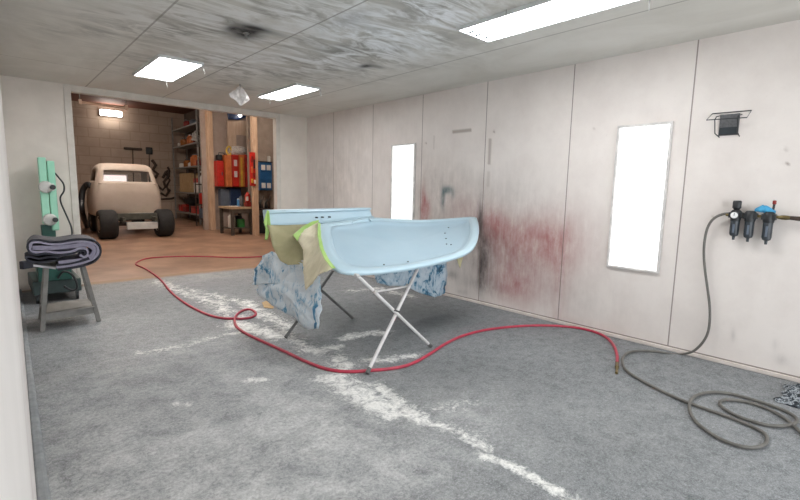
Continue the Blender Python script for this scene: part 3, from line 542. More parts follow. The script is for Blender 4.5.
# ------------------------------------------------------------------ grey trestle with folded mats
ts = thing('trestle_stand', 'low grey steel trestle with splayed legs beside the left wall', 'stand', (-4.5, 6.3, 0))
FL, FR = Vector((-4.743, 6.007, 0.000)), Vector((-4.221, 6.091, 0.000)); TL, TR = Vector((-4.658, 6.120, 0.646)), Vector((-4.327, 6.160, 0.640))
TL.z = TR.z = .665; BD = Vector((.03, .5, 0))
for a, b in ((FL, TL), (FR, TR), (FL+BD+Vector((0, .1, 0)), TL+BD-Vector((0, .06, 0))), (FR+BD+Vector((0, .1, 0)), TR+BD-Vector((0, .06, 0)))):
    MB().bar(a+Vector((0, 0, .003)), b, .044, .035, (0, 1, 0)).build('leg', M['stand'], ts, bevel=.004)
MB().box((TL.x-.03, TL.y-.03, .665), (TR.x+.03, TL.y+.5, .69)).build('top_plate', M['stand'], ts, bevel=.005)
a, b = FL.lerp(TL, .22), FR.lerp(TR, .22); c, d = FL.lerp(TL, .33), FR.lerp(TR, .33)
MB().hexa([a+Vector((0, -.01, -.04)), b+Vector((0, -.01, -.04)), b+Vector((0, .02, -.04)), a+Vector((0, .02, -.04))], [c+Vector((0, -.01, -.03)), d+Vector((0, -.01, -.03)), d+Vector((0, .02, -.03)), c+Vector((0, .02, -.03))]).build('front_rail', M['stand'], ts, bevel=.003)
MB().box((a.x+.01, a.y+.02, c.z-.045), (b.x-.01, a.y+.52, c.z-.03)).build('lower_shelf', M['stand'], ts, bevel=.003)
def xz(L): return [(p[0], p[2]) for p in spline(L, 4)]
t = thing('folded_mat', 'thick folded dark rubber mat with rolled end, uppermost on the grey trestle', 'mat', (-4.5, 6.3, .76))
pa = xz([(-4.363, 6.100, 0.799), (-4.328, 6.100, 0.768), (-4.288, 6.100, 0.799), (-4.304, 6.100, 0.857), (-4.358, 6.100, 0.872), (-4.433, 6.100, 0.844), (-4.548, 6.100, 0.836), (-4.659, 6.100, 0.860), (-4.734, 6.100, 0.855), (-4.778, 6.100, 0.880), (-4.783, 6.100, 0.922), (-4.760, 6.100, 0.958), (-4.711, 6.100, 0.960), (-4.611, 6.100, 0.933), (-4.507, 6.100, 0.932), (-4.390, 6.100, 0.946), (-4.271, 6.100, 0.934), (-4.203, 6.100, 0.884), (-4.192, 6.100, 0.820), (-4.244, 6.100, 0.744), (-4.340, 6.100, 0.707), (-4.469, 6.100, 0.685), (-4.576, 6.100, 0.679)])
MB().sheet(pa, .022, 6.02, 6.5, .03).build('felt_layer', M['lilac'], t, smooth=True)
pb = xz([(-4.361, 6.100, 0.827), (-4.335, 6.100, 0.797), (-4.311, 6.100, 0.806), (-4.324, 6.100, 0.835), (-4.360, 6.100, 0.844), (-4.434, 6.100, 0.816), (-4.550, 6.100, 0.808), (-4.660, 6.100, 0.833), (-4.736, 6.100, 0.829), (-4.795, 6.100, 0.865), (-4.801, 6.100, 0.929), (-4.767, 6.100, 0.982), (-4.709, 6.100, 0.987), (-4.610, 6.100, 0.960), (-4.506, 6.100, 0.959), (-4.389, 6.100, 0.974), (-4.260, 6.100, 0.961), (-4.178, 6.100, 0.899), (-4.169, 6.100, 0.812), (-4.227, 6.100, 0.714), (-4.333, 6.100, 0.674), (-4.471, 6.100, 0.654), (-4.569, 6.100, 0.650)])
MB().sheet(pb, .018, 6.025, 6.5, .03).build('rubber_layer', M['navy'], t, smooth=True)
MB().sheet(xz([(-4.764, 6.100, 0.902), (-4.656, 6.100, 0.894), (-4.527, 6.100, 0.893), (-4.420, 6.100, 0.897), (-4.329, 6.100, 0.907), (-4.255, 6.100, 0.887), (-4.225, 6.100, 0.834), (-4.262, 6.100, 0.768), (-4.339, 6.100, 0.735), (-4.449, 6.100, 0.728), (-4.556, 6.100, 0.721)]), .045, 6.04, 6.48, .03).build('felt_layer', M['lilac'], t, smooth=True)
MB().sheet(xz([(-4.575, 6.100, 0.690), (-4.469, 6.100, 0.691), (-4.358, 6.100, 0.714), (-4.282, 6.100, 0.753)]), .05, 6.03, 6.49, .03).build('rubber_layer', M['navy'], t, smooth=True)
t = thing('folded_mat', 'thinner folded grey mat with pale edge, lying below the rolled dark mat', 'mat', (-4.6, 6.3, .74))
MB().sheet(xz([(-4.534, 6.100, 0.785), (-4.637, 6.100, 0.794), (-4.722, 6.100, 0.785), (-4.795, 6.100, 0.812), (-4.824, 6.100, 0.799), (-4.806, 6.100, 0.771), (-4.741, 6.100, 0.749), (-4.657, 6.100, 0.747), (-4.571, 6.100, 0.755)]), .018, 6.03, 6.45, .02).build('rubber_layer', M['navy'], t, smooth=True)
MB().sheet(xz([(-4.768, 6.100, 0.719), (-4.678, 6.100, 0.694), (-4.585, 6.100, 0.669)]), .02, 6.02, 6.4, .02).build('felt_layer', M['card'], t, smooth=True)

# ------------------------------------------------------------------ infrared curing lamp
ir = thing('curing_lamp', 'tall mint green paint curing lamp on a dark green wheeled stand by back wall', 'lamp', (-4.42, 8.2, 0))
a, b = (-4.512, 8.150, 1.933), (-4.418, 8.150, 1.939); c = (-4.326, 8.150, 1.889)
MB().box((a[0], 8.15, 1.0), (b[0]-.005, 8.27, a[2])).build('cassette', M['mint'], ir, bevel=.012)
MB().box((b[0]+.005, 8.17, .9), (c[0], 8.29, c[2])).build('cassette', M['mint'], ir, bevel=.012)
for (z, dx) in ((1.52, 0), (1.06, .02)):
    k = MB().lathe((a[0]+.06+dx, 8.12, z), [(.002, -.02), (.075, -.018), (.085, 0), (.085, .03)], 20, 'y').box((a[0]+.0+dx, 8.10, z-.05), (c[0]-.03, 8.148, z+.05)).build('pivot_bracket', M['bracket'], ir, smooth=True, bevel=.005)
    MB().lathe((c[0]-.05, 8.06, z), [(.004, -.02), (.032, -.018), (.036, 0), (.03, .03), (.01, .04)], 16, 'y').build('knob', M['black'], k, smooth=True)
MB().box((-4.53, 8.2, .3), (-4.37, 8.34, .98)).build('column', M['dgreen'], ir, bevel=.008)
base = MB().box((-4.72, 7.45, .12), (-4.2, 8.36, .3)).build('cart_base', M['dgrey'], ir, bevel=.012)
MB().box((-4.66, 7.4, .3), (-4.3, 7.75, .52)).build('control_box', M['dgreen'], ir, bevel=.01)
MB().bar((-4.82, 7.3, .55), (-4.5, 7.55, .55), .06, .1).build('cross_arm', M['navy'], ir, bevel=.006)
for x, y in ((-4.68, 7.5), (-4.25, 7.5), (-4.68, 8.3), (-4.25, 8.3)):
    o = MB().box((x-.02, y-.02, .08), (x+.02, y+.02, .12)).build('caster', M['mesh'], ir)
    MB().lathe((x-.018, y, .055), [(.01, 0), (.054, .004), (.054, .032), (.01, .036)], 18, 'x').build('wheel', M['black'], o, smooth=True)
MB().tube(spline([(-4.326, 8.200, 1.721), (-4.288, 8.160, 1.652), (-4.243, 8.140, 1.568), (-4.244, 8.140, 1.468), (-4.290, 8.140, 1.381), (-4.289, 8.140, 1.296), (-4.258, 8.120, 1.181), (-4.221, 8.100, 1.051), (-4.198, 8.050, 0.937), (-4.212, 8.000, 0.797), (-4.308, 7.900, 0.468), (-4.387, 7.700, 0.249), (-4.311, 7.600, 0.200), (-4.229, 7.700, 0.245)], 5), .011, 8).build('power_cable', M['black'], ir, smooth='all')
MB().tube(spline([(-4.460, 7.350, 0.341), (-4.407, 7.300, 0.423), (-4.333, 7.300, 0.401), (-4.284, 7.300, 0.315), (-4.269, 7.300, 0.190), (-4.336, 7.300, 0.172), (-4.408, 7.300, 0.235)], 5), .014, 8).build('cable_coil', M['black'], ir, smooth='all')

# ------------------------------------------------------------------ garage shell
YG, ZG = 24.0, 5.05; GX0, GX1 = -9.0, 6.5
struct('garage_floor', MB().box((GX0, YB+.12, -.1), (GX1, YG+.2, 0)), M['gfloor'])
struct('garage_ceiling', MB().box((GX0, YB+.12, ZG), (GX1, YG+.2, ZG+.1)), M['gceil'])
struct('garage_wall_back', MB().box((GX0, YG, 0), (GX1, YG+.2, ZG)), M['block'])
struct('garage_wall_left', MB().box((GX0-.2, YB, 0), (GX0, YG, ZG)), M['block'])
struct('garage_wall_right', MB().box((GX1, YB, 0), (GX1+.2, YG, ZG)), M['gdark'])
struct('garage_wall_front', MB().box((GX0, YB+.121, H+.02), (GX1, YB+.25, ZG)).box((GX0, YB+.121, 0), (-5.31, YB+.25, H+.02)).box((.06, YB+.121, 0), (GX1, YB+.25, H+.02)), M['gdark'])
struct('garage_wall_side', MB().box((2.36, 17.16, 0), (2.5, YG, ZG)), M['gdark'])
struct('partition_wall', MB().box((.75, 17.0, 0), (4.2, 17.15, ZG)), M['drywall'])
struct('partition_wall', MB().box((1.62, 15.05, 0), (4.2, 15.2, ZG)).box((4.05, 15.2, 0), (4.2, 17.0, ZG)), M['gmid'])
o = MB().box(((0.894, 16.900, 2.867)[0], 16.8, 0), ((1.088, 16.900, 2.881)[0], 17.0, ZG-.01)).build('timber_post', M['wood'], bevel=.01); tag(o, 'raw timber post between the steel shelves and the red cabinets', 'post')
o = MB().box(((1.346, 14.200, 2.131)[0], 14.15, 0), ((1.527, 14.200, 2.139)[0], 14.3, ZG-.01)).build('timber_post', M['wood'], bevel=.01); tag(o, 'orange-brown square post right of the workbench', 'post')
t = thing('plywood_door', 'raw plywood door panel on the wall above the red cabinets', 'door panel', ((2.052, 16.980, 2.587)[0], 16.97, 1.75))
p0, p1 = (1.664, 16.960, 2.563), (2.547, 16.960, 3.996)
MB().box((p0[0], 16.945, 1.75), (p1[0], 16.998, 4.05)).build('panel', M['ply'], t)
q0, q1 = (1.990, 16.900, 2.947), (2.449, 16.900, 3.501)
MB().box((q0[0], 16.935, 2.3), (q1[0], 16.95, q1[2])).build('inner_board', M['drywall'], t, bevel=.004)
o = cloth('blue_tarp', [(1.655, 16.900, 4.299), (1.989, 16.900, 4.306), (2.371, 16.900, 4.281), (2.368, 16.900, 4.190), (2.058, 16.900, 4.044), (1.683, 16.900, 4.019)], M['navyblue'], None, .02, .03); tag(o, 'dark blue tarp bundle at the top of the plywood wall', 'tarp')
t = thing('work_lamp', 'small lit lamp at the top of the plywood wall', 'lamp', (2.075, 16.750, 4.211))
lp = t.location; MB().lathe((lp.x, lp.y, lp.z), [(.02, .09), (.06, .07), (.085, 0)], 16).build('shade', M['lampbody'], t, smooth=True); MB().lathe((lp.x, lp.y, lp.z-.03), [(.01, -.05), (.055, -.02), (.06, .03), (.02, .05)], 16).build('bulb', M['glow'], t, smooth=True)

t = thing('wall_lamp', 'lit rectangular lamp mounted high on the block wall', 'lamp', (-0.761, 23.900, 4.658))
a, b = (-1.134, 23.850, 4.783), (-0.354, 23.850, 4.564)
MB().box((a[0]-.03, 23.84, b[2]-.0), (b[0]+.03, 24.0, a[2]+.04)).build('housing', M['lampbody'], t, bevel=.01)
MB().box((a[0], 23.62, b[2]), (b[0], 23.84, a[2])).build('lens', M['glow'], t)
t = thing('tube_lamp', 'unlit pinkish tube lamp hanging under the red-brown garage ceiling', 'lamp', (-1.411, 21.500, 4.702))
a, b = (-2.158, 21.500, 4.666), (-0.621, 21.500, 4.725)
MB().cyl((a[0], 21.5, a[2]), (b[0], 21.5, a[2]), .055, n=14).build('tube', M['tubelamp'], t, smooth=True)
for x in (a[0], b[0]):
    MB().box((x-.05, 21.42, a[2]-.08), (x+.05, 21.58, a[2]+.1)).build('end_cap', M['tubelamp'], t, bevel=.01); MB().cyl((x, 21.5, a[2]+.1), (x, 21.5, ZG), .01, n=6).build('hanger', M['wire'], t)
for k, (x, y) in enumerate(((-2.6, 11.5), (.6, 11.8), (-2.4, 16.))):  # unseen fill lamps added to brighten the garage
    t = thing('garage_fill_light', ['left front', 'right front', 'rear'][k]+' unseen twin tube fill lamp added under the garage ceiling, above the opening', 'light', (x, y, ZG), 'added garage fill lights')
    MB().box((x-.75, y-.13, ZG-.09), (x+.75, y+.13, ZG-.001)).build('housing', M['lampbody'], t, bevel=.01)
    for d in (-.07, .07): MB().cyl((x-.7, y+d, ZG-.13), (x+.7, y+d, ZG-.13), .025, n=12).build('tube', M['fill_tube'], t, smooth=True)

# ------------------------------------------------------------------ pickup cab on chassis
tk = thing('pickup_truck', 'beige primed old pickup cab on bare chassis with fat black tyres, seen from behind', 'truck', (-1.77, 16.5, 0))
cx = -1.77
SEC = [(.64, 1.74, 16.26, 17.55), (.69, 1.84, 16.2, 17.6), (.9, 1.86, 16.16, 17.65), (1.25, 1.82, 16.15, 17.68), (1.5, 1.75, 16.17, 17.66), (1.61, 1.69, 16.2, 17.62), (1.67, 1.65, 16.22, 17.58),
       (2.0, 1.53, 16.34, 17.36), (2.06, 1.50, 16.37, 17.32), (2.15, 1.42, 16.44, 17.22), (2.2, 1.27, 16.56, 17.1), (2.22, .9, 16.7, 16.95)]
XF = [-.80, -.5, -.2, .2, .5, .80]
def cabring(z, w, y0, y1):
    r = []; h = w/2; cr = .2*h; k = lambda f: cx+f*h
    for f in XF: r.append((k(f), y0+.05*h*abs(f)**3, z))
    r += [(k(.93), y0+.07, z), (k(1), y0+.2, z)]
    for f in (.3, .5, .7): r.append((k(1.0), y0+(y1-y0)*f, z))
    r += [(k(1), y1-.2, z), (k(.93), y1-.07, z)]
    for f in XF[::-1]: r.append((k(f), y1-.05*h*abs(f)**3, z))
    r += [(k(-.93), y1-.07, z), (k(-1), y1-.2, z)]
    for f in (.7, .5, .3): r.append((k(-1.0), y0+(y1-y0)*f, z))
    r += [(k(-1), y0+.2, z), (k(-.93), y0+.07, z)]
    return r
R = [cabring(*s) for s in SEC]; n = len(R[0]); fs = []
for i in range(len(R)-1):
    for k in range(n):
        glass = i == 6 and (k in (0, 1, 2, 3, 4) or k in (13, 14, 15, 16, 17) or k in (8, 9, 10, 20, 21, 22, 23))
        if not glass: fs.append((i*n+k, i*n+(k+1) % n, (i+1)*n+(k+1) % n, (i+1)*n+k))
fs.append(tuple((len(R)-1)*n+k for k in range(n))); fs.append(tuple(range(n-1, -1, -1)))
cab = MB().add([v for r in R for v in r], fs).build('cab', M['primer'], tk, smooth='all', solid=.04)
MB().box((cx-.7, 16.5, .7), (cx+.7, 16.66, 1.55)).build('seat_back', M['interior'], cab, bevel=.04)
for y0, y1, nm in ((16.235, 16.35, 'rear_glass'), (17.57, 17.35, 'windscreen')):
    MB().hexa([(cx-.68, y0, 1.66), (cx+.68, y0, 1.66), (cx+.68, y0+.008, 1.66), (cx-.68, y0+.008, 1.66)], [(cx-.63, y1, 2.01), (cx+.63, y1, 2.01), (cx+.63, y1+.008, 2.01), (cx-.63, y1+.008, 2.01)]).build(nm, M['glass'], cab)
MB().tube(spline([(cx+f*.66, 16.185+.03*abs(f), 1.61) for f in (-1.2, -.8, -.4, 0, .4, .8, 1.2)], 3), .018, 8).build('belt_moulding', M['primer'], cab, smooth='all')
def wheel(x, y, r, w, nm='wheel'):
    o = MB().lathe((x-w/2, y, r), [(r*.55, .03), (r*.72, .005), (r*.9, .012), (r*.97, .05), (r, .1), (r, w-.1), (r*.97, w-.05), (r*.9, w-.012), (r*.72, w-.005), (r*.55, w-.03)], 40, 'x').build('tyre', M['tyre'], tk, smooth=True)
    MB().lathe((x-w/2+.02, y, r), [(.03, .01), (r*.3, .0), (r*.5, .02), (r*.56, .0), (r*.56, w-.05), (r*.5, w-.06), (.03, w-.06)], 28, 'x').build('rim', M['rim'], o, smooth=True)
    for a in range(14):
        pass
    return o
wheel(-2.53, 15.45, .425, .47); wheel(-1.02, 15.45, .425, .45); wheel(-2.42, 18.3, .36, .28); wheel(-1.1, 18.3, .36, .28)
for s in (-1, 1): MB().box((cx+s*.42-.04, 14.95, .52), (cx+s*.42+.04, 18.7, .64)).build('frame_rail', M['chassis'], tk, bevel=.01)
a, b = (-2.295, 15.300, 0.743), (-1.189, 15.300, 0.553)
MB().box((a[0], 15.28, b[2]), (b[0], 15.4, a[2])).build('crossmember', M['chassis'], tk, bevel=.015)
a, b = (-2.094, 15.100, 0.487), (-1.280, 15.100, 0.279)
MB().box((a[0], 15.08, b[2]), (b[0], 15.2, a[2])).build('rear_plate', M['silver'], tk, bevel=.015)
MB().cyl((-2.4, 15.45, .425), (-1.1, 15.45, .425), .06, n=14).lathe((cx, 15.3, .425), [(.03, 0), (.14, .06), (.16, .15), (.14, .24), (.03, .3)], 18, 'y').build('rear_axle', M['under'], tk, smooth=True)
MB().cyl((-2.4, 18.3, .36), (-1.1, 18.3, .36), .04, n=12).build('front_axle', M['under'], tk)
for x in (-2.2, -1.35): MB().tube([(x, 15.4+.07*math.sin(q*.9), .45+.02*q*.6) for q in range(24)], .02, 6).build('spring', M['under'], tk, smooth='all')
a, b = (-1.853, 16.100, 0.709), (-1.039, 16.100, 0.598)
MB().box((a[0], 16.0, b[2]), (b[0], 16.14, a[2])).build('tail_strip', M['white'], tk, bevel=.01)

# ------------------------------------------------------------------ tools on the block wall
a, b = (-1.170, 23.900, 1.994), (-0.254, 23.900, 1.341)
f = MB().box((a[0]-.05, 23.95, a[2]), (b[0]+.05, 23.999, a[2]+.05)).box((a[0]-.05, 23.95, b[2]-.05), (b[0]+.05, 23.999, b[2])).box((a[0]-.05, 23.95, b[2]), (a[0], 23.999, a[2])).box((b[0], 23.95, b[2]), (b[0]+.05, 23.999, a[2]))
fr = struct('window_3', f, M['winframe']); MB().box((a[0], 23.97, b[2]), (b[0], 23.99, a[2])).build('pane', M['glow_pane'], fr)  # assumed window, its glow added for the bright patch behind the cab
t = thing('push_broom', 'push broom hung head up on the block wall above the truck', 'broom', (0.014, 23.900, 2.257))
a, b = (-0.294, 23.900, 3.268), (0.427, 23.900, 3.165)
MB().box((a[0], 23.82, b[2]), (b[0], 23.998, a[2])).build('head', M['benchleg'], t, bevel=.02)
p, q = (0.064, 23.920, 3.162), (-0.000, 23.920, 0.655); MB().cyl((p[0], 23.97, p[2]), (q[0], 23.97, q[2]), .022, n=10).build('handle', M['rust'], t, smooth=True)
t = thing('shovel', 'black square shovel hung blade up right of the push broom', 'shovel', (0.720, 23.900, 2.288))
a, b = (0.601, 23.900, 3.337), (0.881, 23.900, 3.013)
MB().box((a[0], 23.94, b[2]), (b[0], 23.998, a[2])).build('blade', M['black'], t, bevel=.02)
p, q = (0.738, 23.920, 3.028), (0.660, 23.920, 0.886); MB().cyl((p[0], 23.97, p[2]), (q[0], 23.97, q[2]), .02, n=10).build('handle', M['rust'], t, smooth=True)
def tool(nm, label, pts, r, cat='tool', m='rust', grp='rusty tools hung on the block wall'):
    o = MB().tube([(p[0], 23.995-r, p[2]) for p in pts], r, 8).build(nm, M[m], smooth='all'); tag(o, label, cat, grp)
tool('hanging_clamp', 'dark bent clamp hung low beside the shovel handle', [(0.827, 23.900, 2.756), (0.987, 23.900, 2.533), (0.848, 23.900, 2.294), (1.055, 23.900, 2.115), (0.917, 23.900, 1.923)], .07)
tool('hanging_clamp', 'dark hooked tool hung just above the right rear tyre', [(1.265, 23.900, 1.935), (1.410, 23.900, 2.224), (1.549, 23.900, 2.372), (1.535, 23.900, 2.039), (1.301, 23.900, 1.746), (1.377, 23.900, 1.462)], .06)
tool('hanging_clamp', 'dark spiky tool hung near the steel shelves', [(1.029, 23.900, 1.550), (1.240, 23.900, 1.364), (1.381, 23.900, 1.558), (1.551, 23.900, 1.369), (1.360, 23.900, 1.079), (1.146, 23.900, 1.220)], .06)
tool('hanging_chain', 'dark chain hung beside the steel shelves at truck window height', [(1.509, 23.900, 2.465), (1.590, 23.900, 2.279), (1.448, 23.900, 2.083), (1.572, 23.900, 1.849), (1.425, 23.900, 1.559), (1.500, 23.900, 1.224)], .045)
tool('wall_bar', 'long dark bar fixed along the block wall behind the right tyre', [(1.001, 23.900, 0.911), (1.624, 23.900, 0.960), (1.809, 23.900, 1.034)], .045, 'bar')
t = thing('bent_hose', 'thick black corrugated hose standing left of the truck cab', 'hose', (-2.831, 17.200, 0.389))
MB().tube(spline([(-2.433, 19.841, 0.060)]+[(-2.890, 17.200, 0.704), (-2.881, 17.200, 1.077), (-2.824, 17.200, 1.388), (-2.724, 17.100, 1.560), (-2.677, 16.900, 1.531)], 6), .085, 12).build('hose_body', M['black'], t, smooth='all')

# ------------------------------------------------------------------ steel shelving
sh = thing('shelving_unit', 'tall grey steel shelving against the block wall corner, loaded with parts', 'shelves', (1.7, 21., 0))
n0, n1 = Vector((1.45, 19.5, 0)), Vector((1.66, 23.5, 0)); W = Vector((.62, 0, 0))
for p in (n0, n1, n0+W, n1+W): MB().box((p.x-.03, p.y-.03, 0), (p.x+.03, p.y+.03, 4.75)).build('post', M['rack'], sh, bevel=.004)
ZS = []
for (u, v), (u2, v2) in zip(((198.6, 0), (198.3, 0), (198.3, 0), (199.3, 0), (200, 0)), ((0, 0),)*5): pass
SZ = [(1.520, 19.500, 4.157)[2], (1.480, 19.500, 3.381)[2], (1.445, 19.500, 2.426)[2], (1.444, 19.500, 1.302)[2], (1.439, 19.500, 0.396)[2]]
for z in SZ: MB().hexa([n0+Vector((0, 0, z-.06)), n0+W+Vector((0, 0, z-.06)), n1+W+Vector((0, 0, z-.06)), n1+Vector((0, 0, z-.06))], [n0+Vector((0, 0, z)), n0+W+Vector((0, 0, z)), n1+W+Vector((0, 0, z)), n1+Vector((0, 0, z))]).build('shelf', M['rack'], sh, bevel=.004)
def edge(u):   # x,y on the shelf's front edge, s from near (0) to far (1)
    return n0.lerp(n1, u)+Vector((.14, 0, 0))
def jar(s, z, r, h, m, label, cat='jar', nm='jar', lidm='mesh', grp='small stock on the steel shelves'):
    p = edge(s); t = thing(nm, label, cat, (p.x+r*.4, p.y, z), grp)
    MB().lathe((p.x+r*.4, p.y, z+.002), [(r*.9, 0), (r, .02), (r, h*.7), (r*.6, h*.86), (r*.6, h*.9)], 16).build('body', M[m], t, smooth=True)
    MB().lathe((p.x+r*.4, p.y, z+.002+h*.9), [(r*.66, 0), (r*.66, h*.1), (.01, h*.1)], 16).build('cap', M[lidm], t, smooth=True)
def carton(s, z, d, m, label, cat='box', nm='carton', top=None, grp='small stock on the steel shelves'):
    p = edge(s); t = thing(nm, label, cat, (p.x, p.y, z), grp)
    MB().box((p.x-.06, p.y-d[1]/2, z+.002), (p.x-.06+d[0], p.y+d[1]/2, z+d[2])).build('body', M[m], t, bevel=.015)
    if top: MB().box((p.x-.065, p.y-d[1]/2-.005, z+d[2]*.7), (p.x-.055+d[0], p.y+d[1]/2+.005, z+d[2]+.01)).build('lid', M[top], t, bevel=.012)
jar(.70, SZ[1], .17, .34, 'amber', 'amber jar at the far end of the second highest shelf')
jar(.42, SZ[1], .19, .42, 'orange', 'orange-brown jar in the middle of the second highest shelf')
o = cloth('tool_bundle', [(1.430, 20.100, 3.455), (1.520, 20.100, 3.728), (1.585, 20.100, 3.856), (1.605, 20.000, 3.688), (1.648, 19.900, 3.563), (1.603, 19.900, 3.437)], M['greycloth'], None, .2, .08); tag(o, 'grey pointed bundle near the front post of the second highest shelf', 'bundle', 'small stock on the steel shelves')
jar(.80, SZ[2], .14, .22, 'white', 'small white pot at the far end of the middle shelf', 'pot', 'pot')
jar(.60, SZ[2], .17, .34, 'amber', 'short amber jar on the far half of the middle shelf')
jar(.30, SZ[2], .2, .52, 'orange', 'tall orange jar on the middle shelf')
jar(.46, SZ[2], .1, .2, 'white', 'little white pot between two orange-brown jars on the middle shelf', 'pot', 'pot')
jar(.12, SZ[2], .14, .3, 'darkred', 'dark red can beside the front post on the middle shelf', 'can', 'can')
carton(.2, SZ[3], (.4, .5, .6), 'white', 'white tub with red lid on the second lowest shelf', 'tub', 'tub', 'redpaint')
jar(.55, SZ[0], .15, .3, 'darkred', 'dark red jar on the topmost steel shelf')
jar(.30, SZ[0], .16, .24, 'slate', 'slate grey pot on the topmost steel shelf', 'pot', 'pot')
jar(.86, SZ[1], .11, .2, 'white', 'small white pot at the farthest corner of the second highest shelf', 'pot', 'pot')
jar(.22, SZ[1], .12, .26, 'darkred', 'dark red jar beside the grey bundle on the second highest shelf')
carton(.62, SZ[3], (.4, 1.5, .85), 'card2', 'big tan cardboard box on the second lowest shelf')
t = thing('wash_basin', 'black round basin standing above the red boxes on the lowest shelf', 'basin', (edge(.45).x+.1, edge(.45).y, SZ[4]))
p = edge(.5); MB().lathe((p.x+.12, p.y, SZ[4]+.36), [(.2, .0), (.3, .06), (.38, .28), (.42, .3), (.36, .28), (.28, .08), (.02, .05)], 24).build('bowl', M['black'], t, smooth=True); MB().cyl((p.x+.12, p.y, SZ[4]), (p.x+.12, p.y, SZ[4]+.37), .16, n=14).build('pedestal', M['black'], t)
for k, (s, m, nm) in enumerate(((.88, 'redpaint', 'farthest'), (.70, 'darkred', 'second farthest'), (.34, 'redpaint', 'middle'), (.14, 'redpaint', 'nearest'))):
    carton(s, SZ[4], (.3, .5 if k else .4, .3+.03*(k % 2)), m, nm+' red box on the lowest steel shelf', top='darkred' if m == 'redpaint' else 'redpaint')

# things standing between shelves and timber post
t = thing('spray_bottle', 'white spray bottle on a ledge between the shelves and timber post', 'bottle', (1.296, 18.600, 1.668))
p = (1.296, 18.600, 1.688); MB().lathe(p, [(.1, 0), (.11, .03), (.11, .25), (.05, .34), (.05, .42), (.01, .43)], 14).build('body', M['white'], t, smooth=True); MB().box((p[0]-.09, p[1]-.03, p[2]+.42), (p[0]+.05, p[1]+.03, p[2]+.48)).build('nozzle', M['white'], t)
sd = thing('narrow_rack', 'narrow dark rack of three ledges between the shelves and timber post', 'rack', ((1.243, 18.600, 0.170)[0], 18.7, 0))
q = (1.274, 18.600, 1.041)[0]
for z in (.32, (1.268, 18.600, 0.883)[2], (1.296, 18.600, 1.668)[2]): MB().box((q-.2, 18.5, z-.04), (q+.2, 18.9, z)).build('ledge', M['rust'], sd)
for x in (-.18, .18): MB().box((q+x-.02, 18.86, 0), (q+x+.02, 18.9, 2.2)).build('upright', M['rust'], sd)
def can(p, r, h, m, label, cat='can', nm='can', lid='mesh', grp=None):
    t = thing(nm, label, cat, p, grp)
    MB().lathe((p[0], p[1], p[2]+.002), [(r*.95, 0), (r, .01), (r, h*.88), (r*.8, h*.93)], 16).build('body', M[m], t, smooth=True)
    MB().lathe((p[0], p[1], p[2]+.002+h*.93), [(r*.7, 0), (r*.7, h*.07), (.005, h*.07)], 16).build('cap', M[lid], t, smooth=True)
can((q, 18.7, (1.268, 18.600, 0.883)[2]), .11, .45, 'redpaint', 'red canister on the middle ledge of the narrow rack')
can((q, 18.7, .32), .13, .4, 'slate', 'slate blue canister on the lowest ledge of the narrow rack')

# ------------------------------------------------------------------ red cabinets, workbench
LT = [(1.364, 16.300, 2.714), (1.573, 16.300, 2.728), (1.838, 16.300, 2.746), (2.063, 16.300, 2.761), (2.215, 16.300, 2.771)]; LB = (1.777, 16.300, 1.579)
c = thing('red_cabinet', 'plain bright red metal wall cabinet left of the orange striped lockers', 'cabinet', (1.1, 16.8, 1.6))
a, b = (0.947, 16.500, 2.494), (1.398, 16.500, 1.588); a = ((1.088, 16.900, 2.881)[0]+.01, 16.5, a[2]); b = (LT[0][0]-.02, 16.5, b[2])
MB().box((a[0], 16.55, b[2]), (b[0], 16.999, a[2])).build('body', M['redpaint'], c, bevel=.01)
MB().box((a[0]+.03, 16.52, b[2]+.03), (b[0]-.03, 16.55, a[2]-.03)).build('door', M['redpaint'], c, bevel=.008)
MB().box((b[0]-.1, 16.49, (a[2]+b[2])/2-.06), (b[0]-.07, 16.52, (a[2]+b[2])/2+.06)).build('handle', M['mesh'], c)
nmz = [('orange', 'orange narrow locker directly right of the plain red cabinet'), ('redpaint', 'bright red narrow locker with pale labels, second in the locker row'), ('orange', 'orange-brown narrow locker, third in the locker row'), ('redpaint', 'slim red locker at the right end of the row')]
for k, (m, lb) in enumerate(nmz):
    a, b = LT[k], (LT[k+1][0], 16.3, LB[2])
    c = thing('locker', lb, 'locker', ((a[0]+b[0])/2, 16.7, b[2]), 'lockers above the workbench')
    MB().box((a[0]+.006, 16.4, b[2]), (b[0]-.006, 16.93, a[2])).build('body', M[m], c, bevel=.01)
    MB().box((a[0]+.02, 16.375, b[2]+.03), (b[0]-.02, 16.4, a[2]-.03)).build('door', M[m], c, bevel=.006)
    if k == 1:
        for z in (.35, .75): MB().box((a[0]+.07, 16.368, b[2]+z), (b[0]-.08, 16.376, b[2]+z+.22)).build('paper_label', M['bag'], c)
    if k == 2: MB().box((a[0]+.05, 16.365, b[2]+.02), (a[0]+.12, 16.376, a[2]-.1)).build('stripe', M['yellow'], c)
c = thing('parts_board', 'bright red board hung with small parts on the post right of the workbench', 'board', (1.3, 14.14, 1.6))
a, b = (1.225, 14.100, 2.687), (1.414, 14.100, 1.622)
MB().box((a[0], 14.1, b[2]), (b[0], 14.149, a[2])).build('backing', M['redpaint'], c, bevel=.01)
for u, v, w, h, m in ((250.5, 156, 2, 6, 'darkred'), (253.2, 159, 1.5, 9, 'black'), (250.3, 166, 1.5, 6, 'orange'), (252.3, 172, 2.4, 5, 'darkred'), (250.2, 178, 1.6, 4, 'yellow'), (253.6, 179, 1.6, 4, 'white')):
    p0, p1 = None, None
    i = Vector((a[0], 0, a[2])); x = a[0]+(b[0]-a[0])*(u-249)/7; z = a[2]+(b[2]-a[2])*(v-152)/33
    MB().box((x, 14.06, z-h*.032), (x+w*.032, 14.1, z)).build('hung_part', M[m], c)
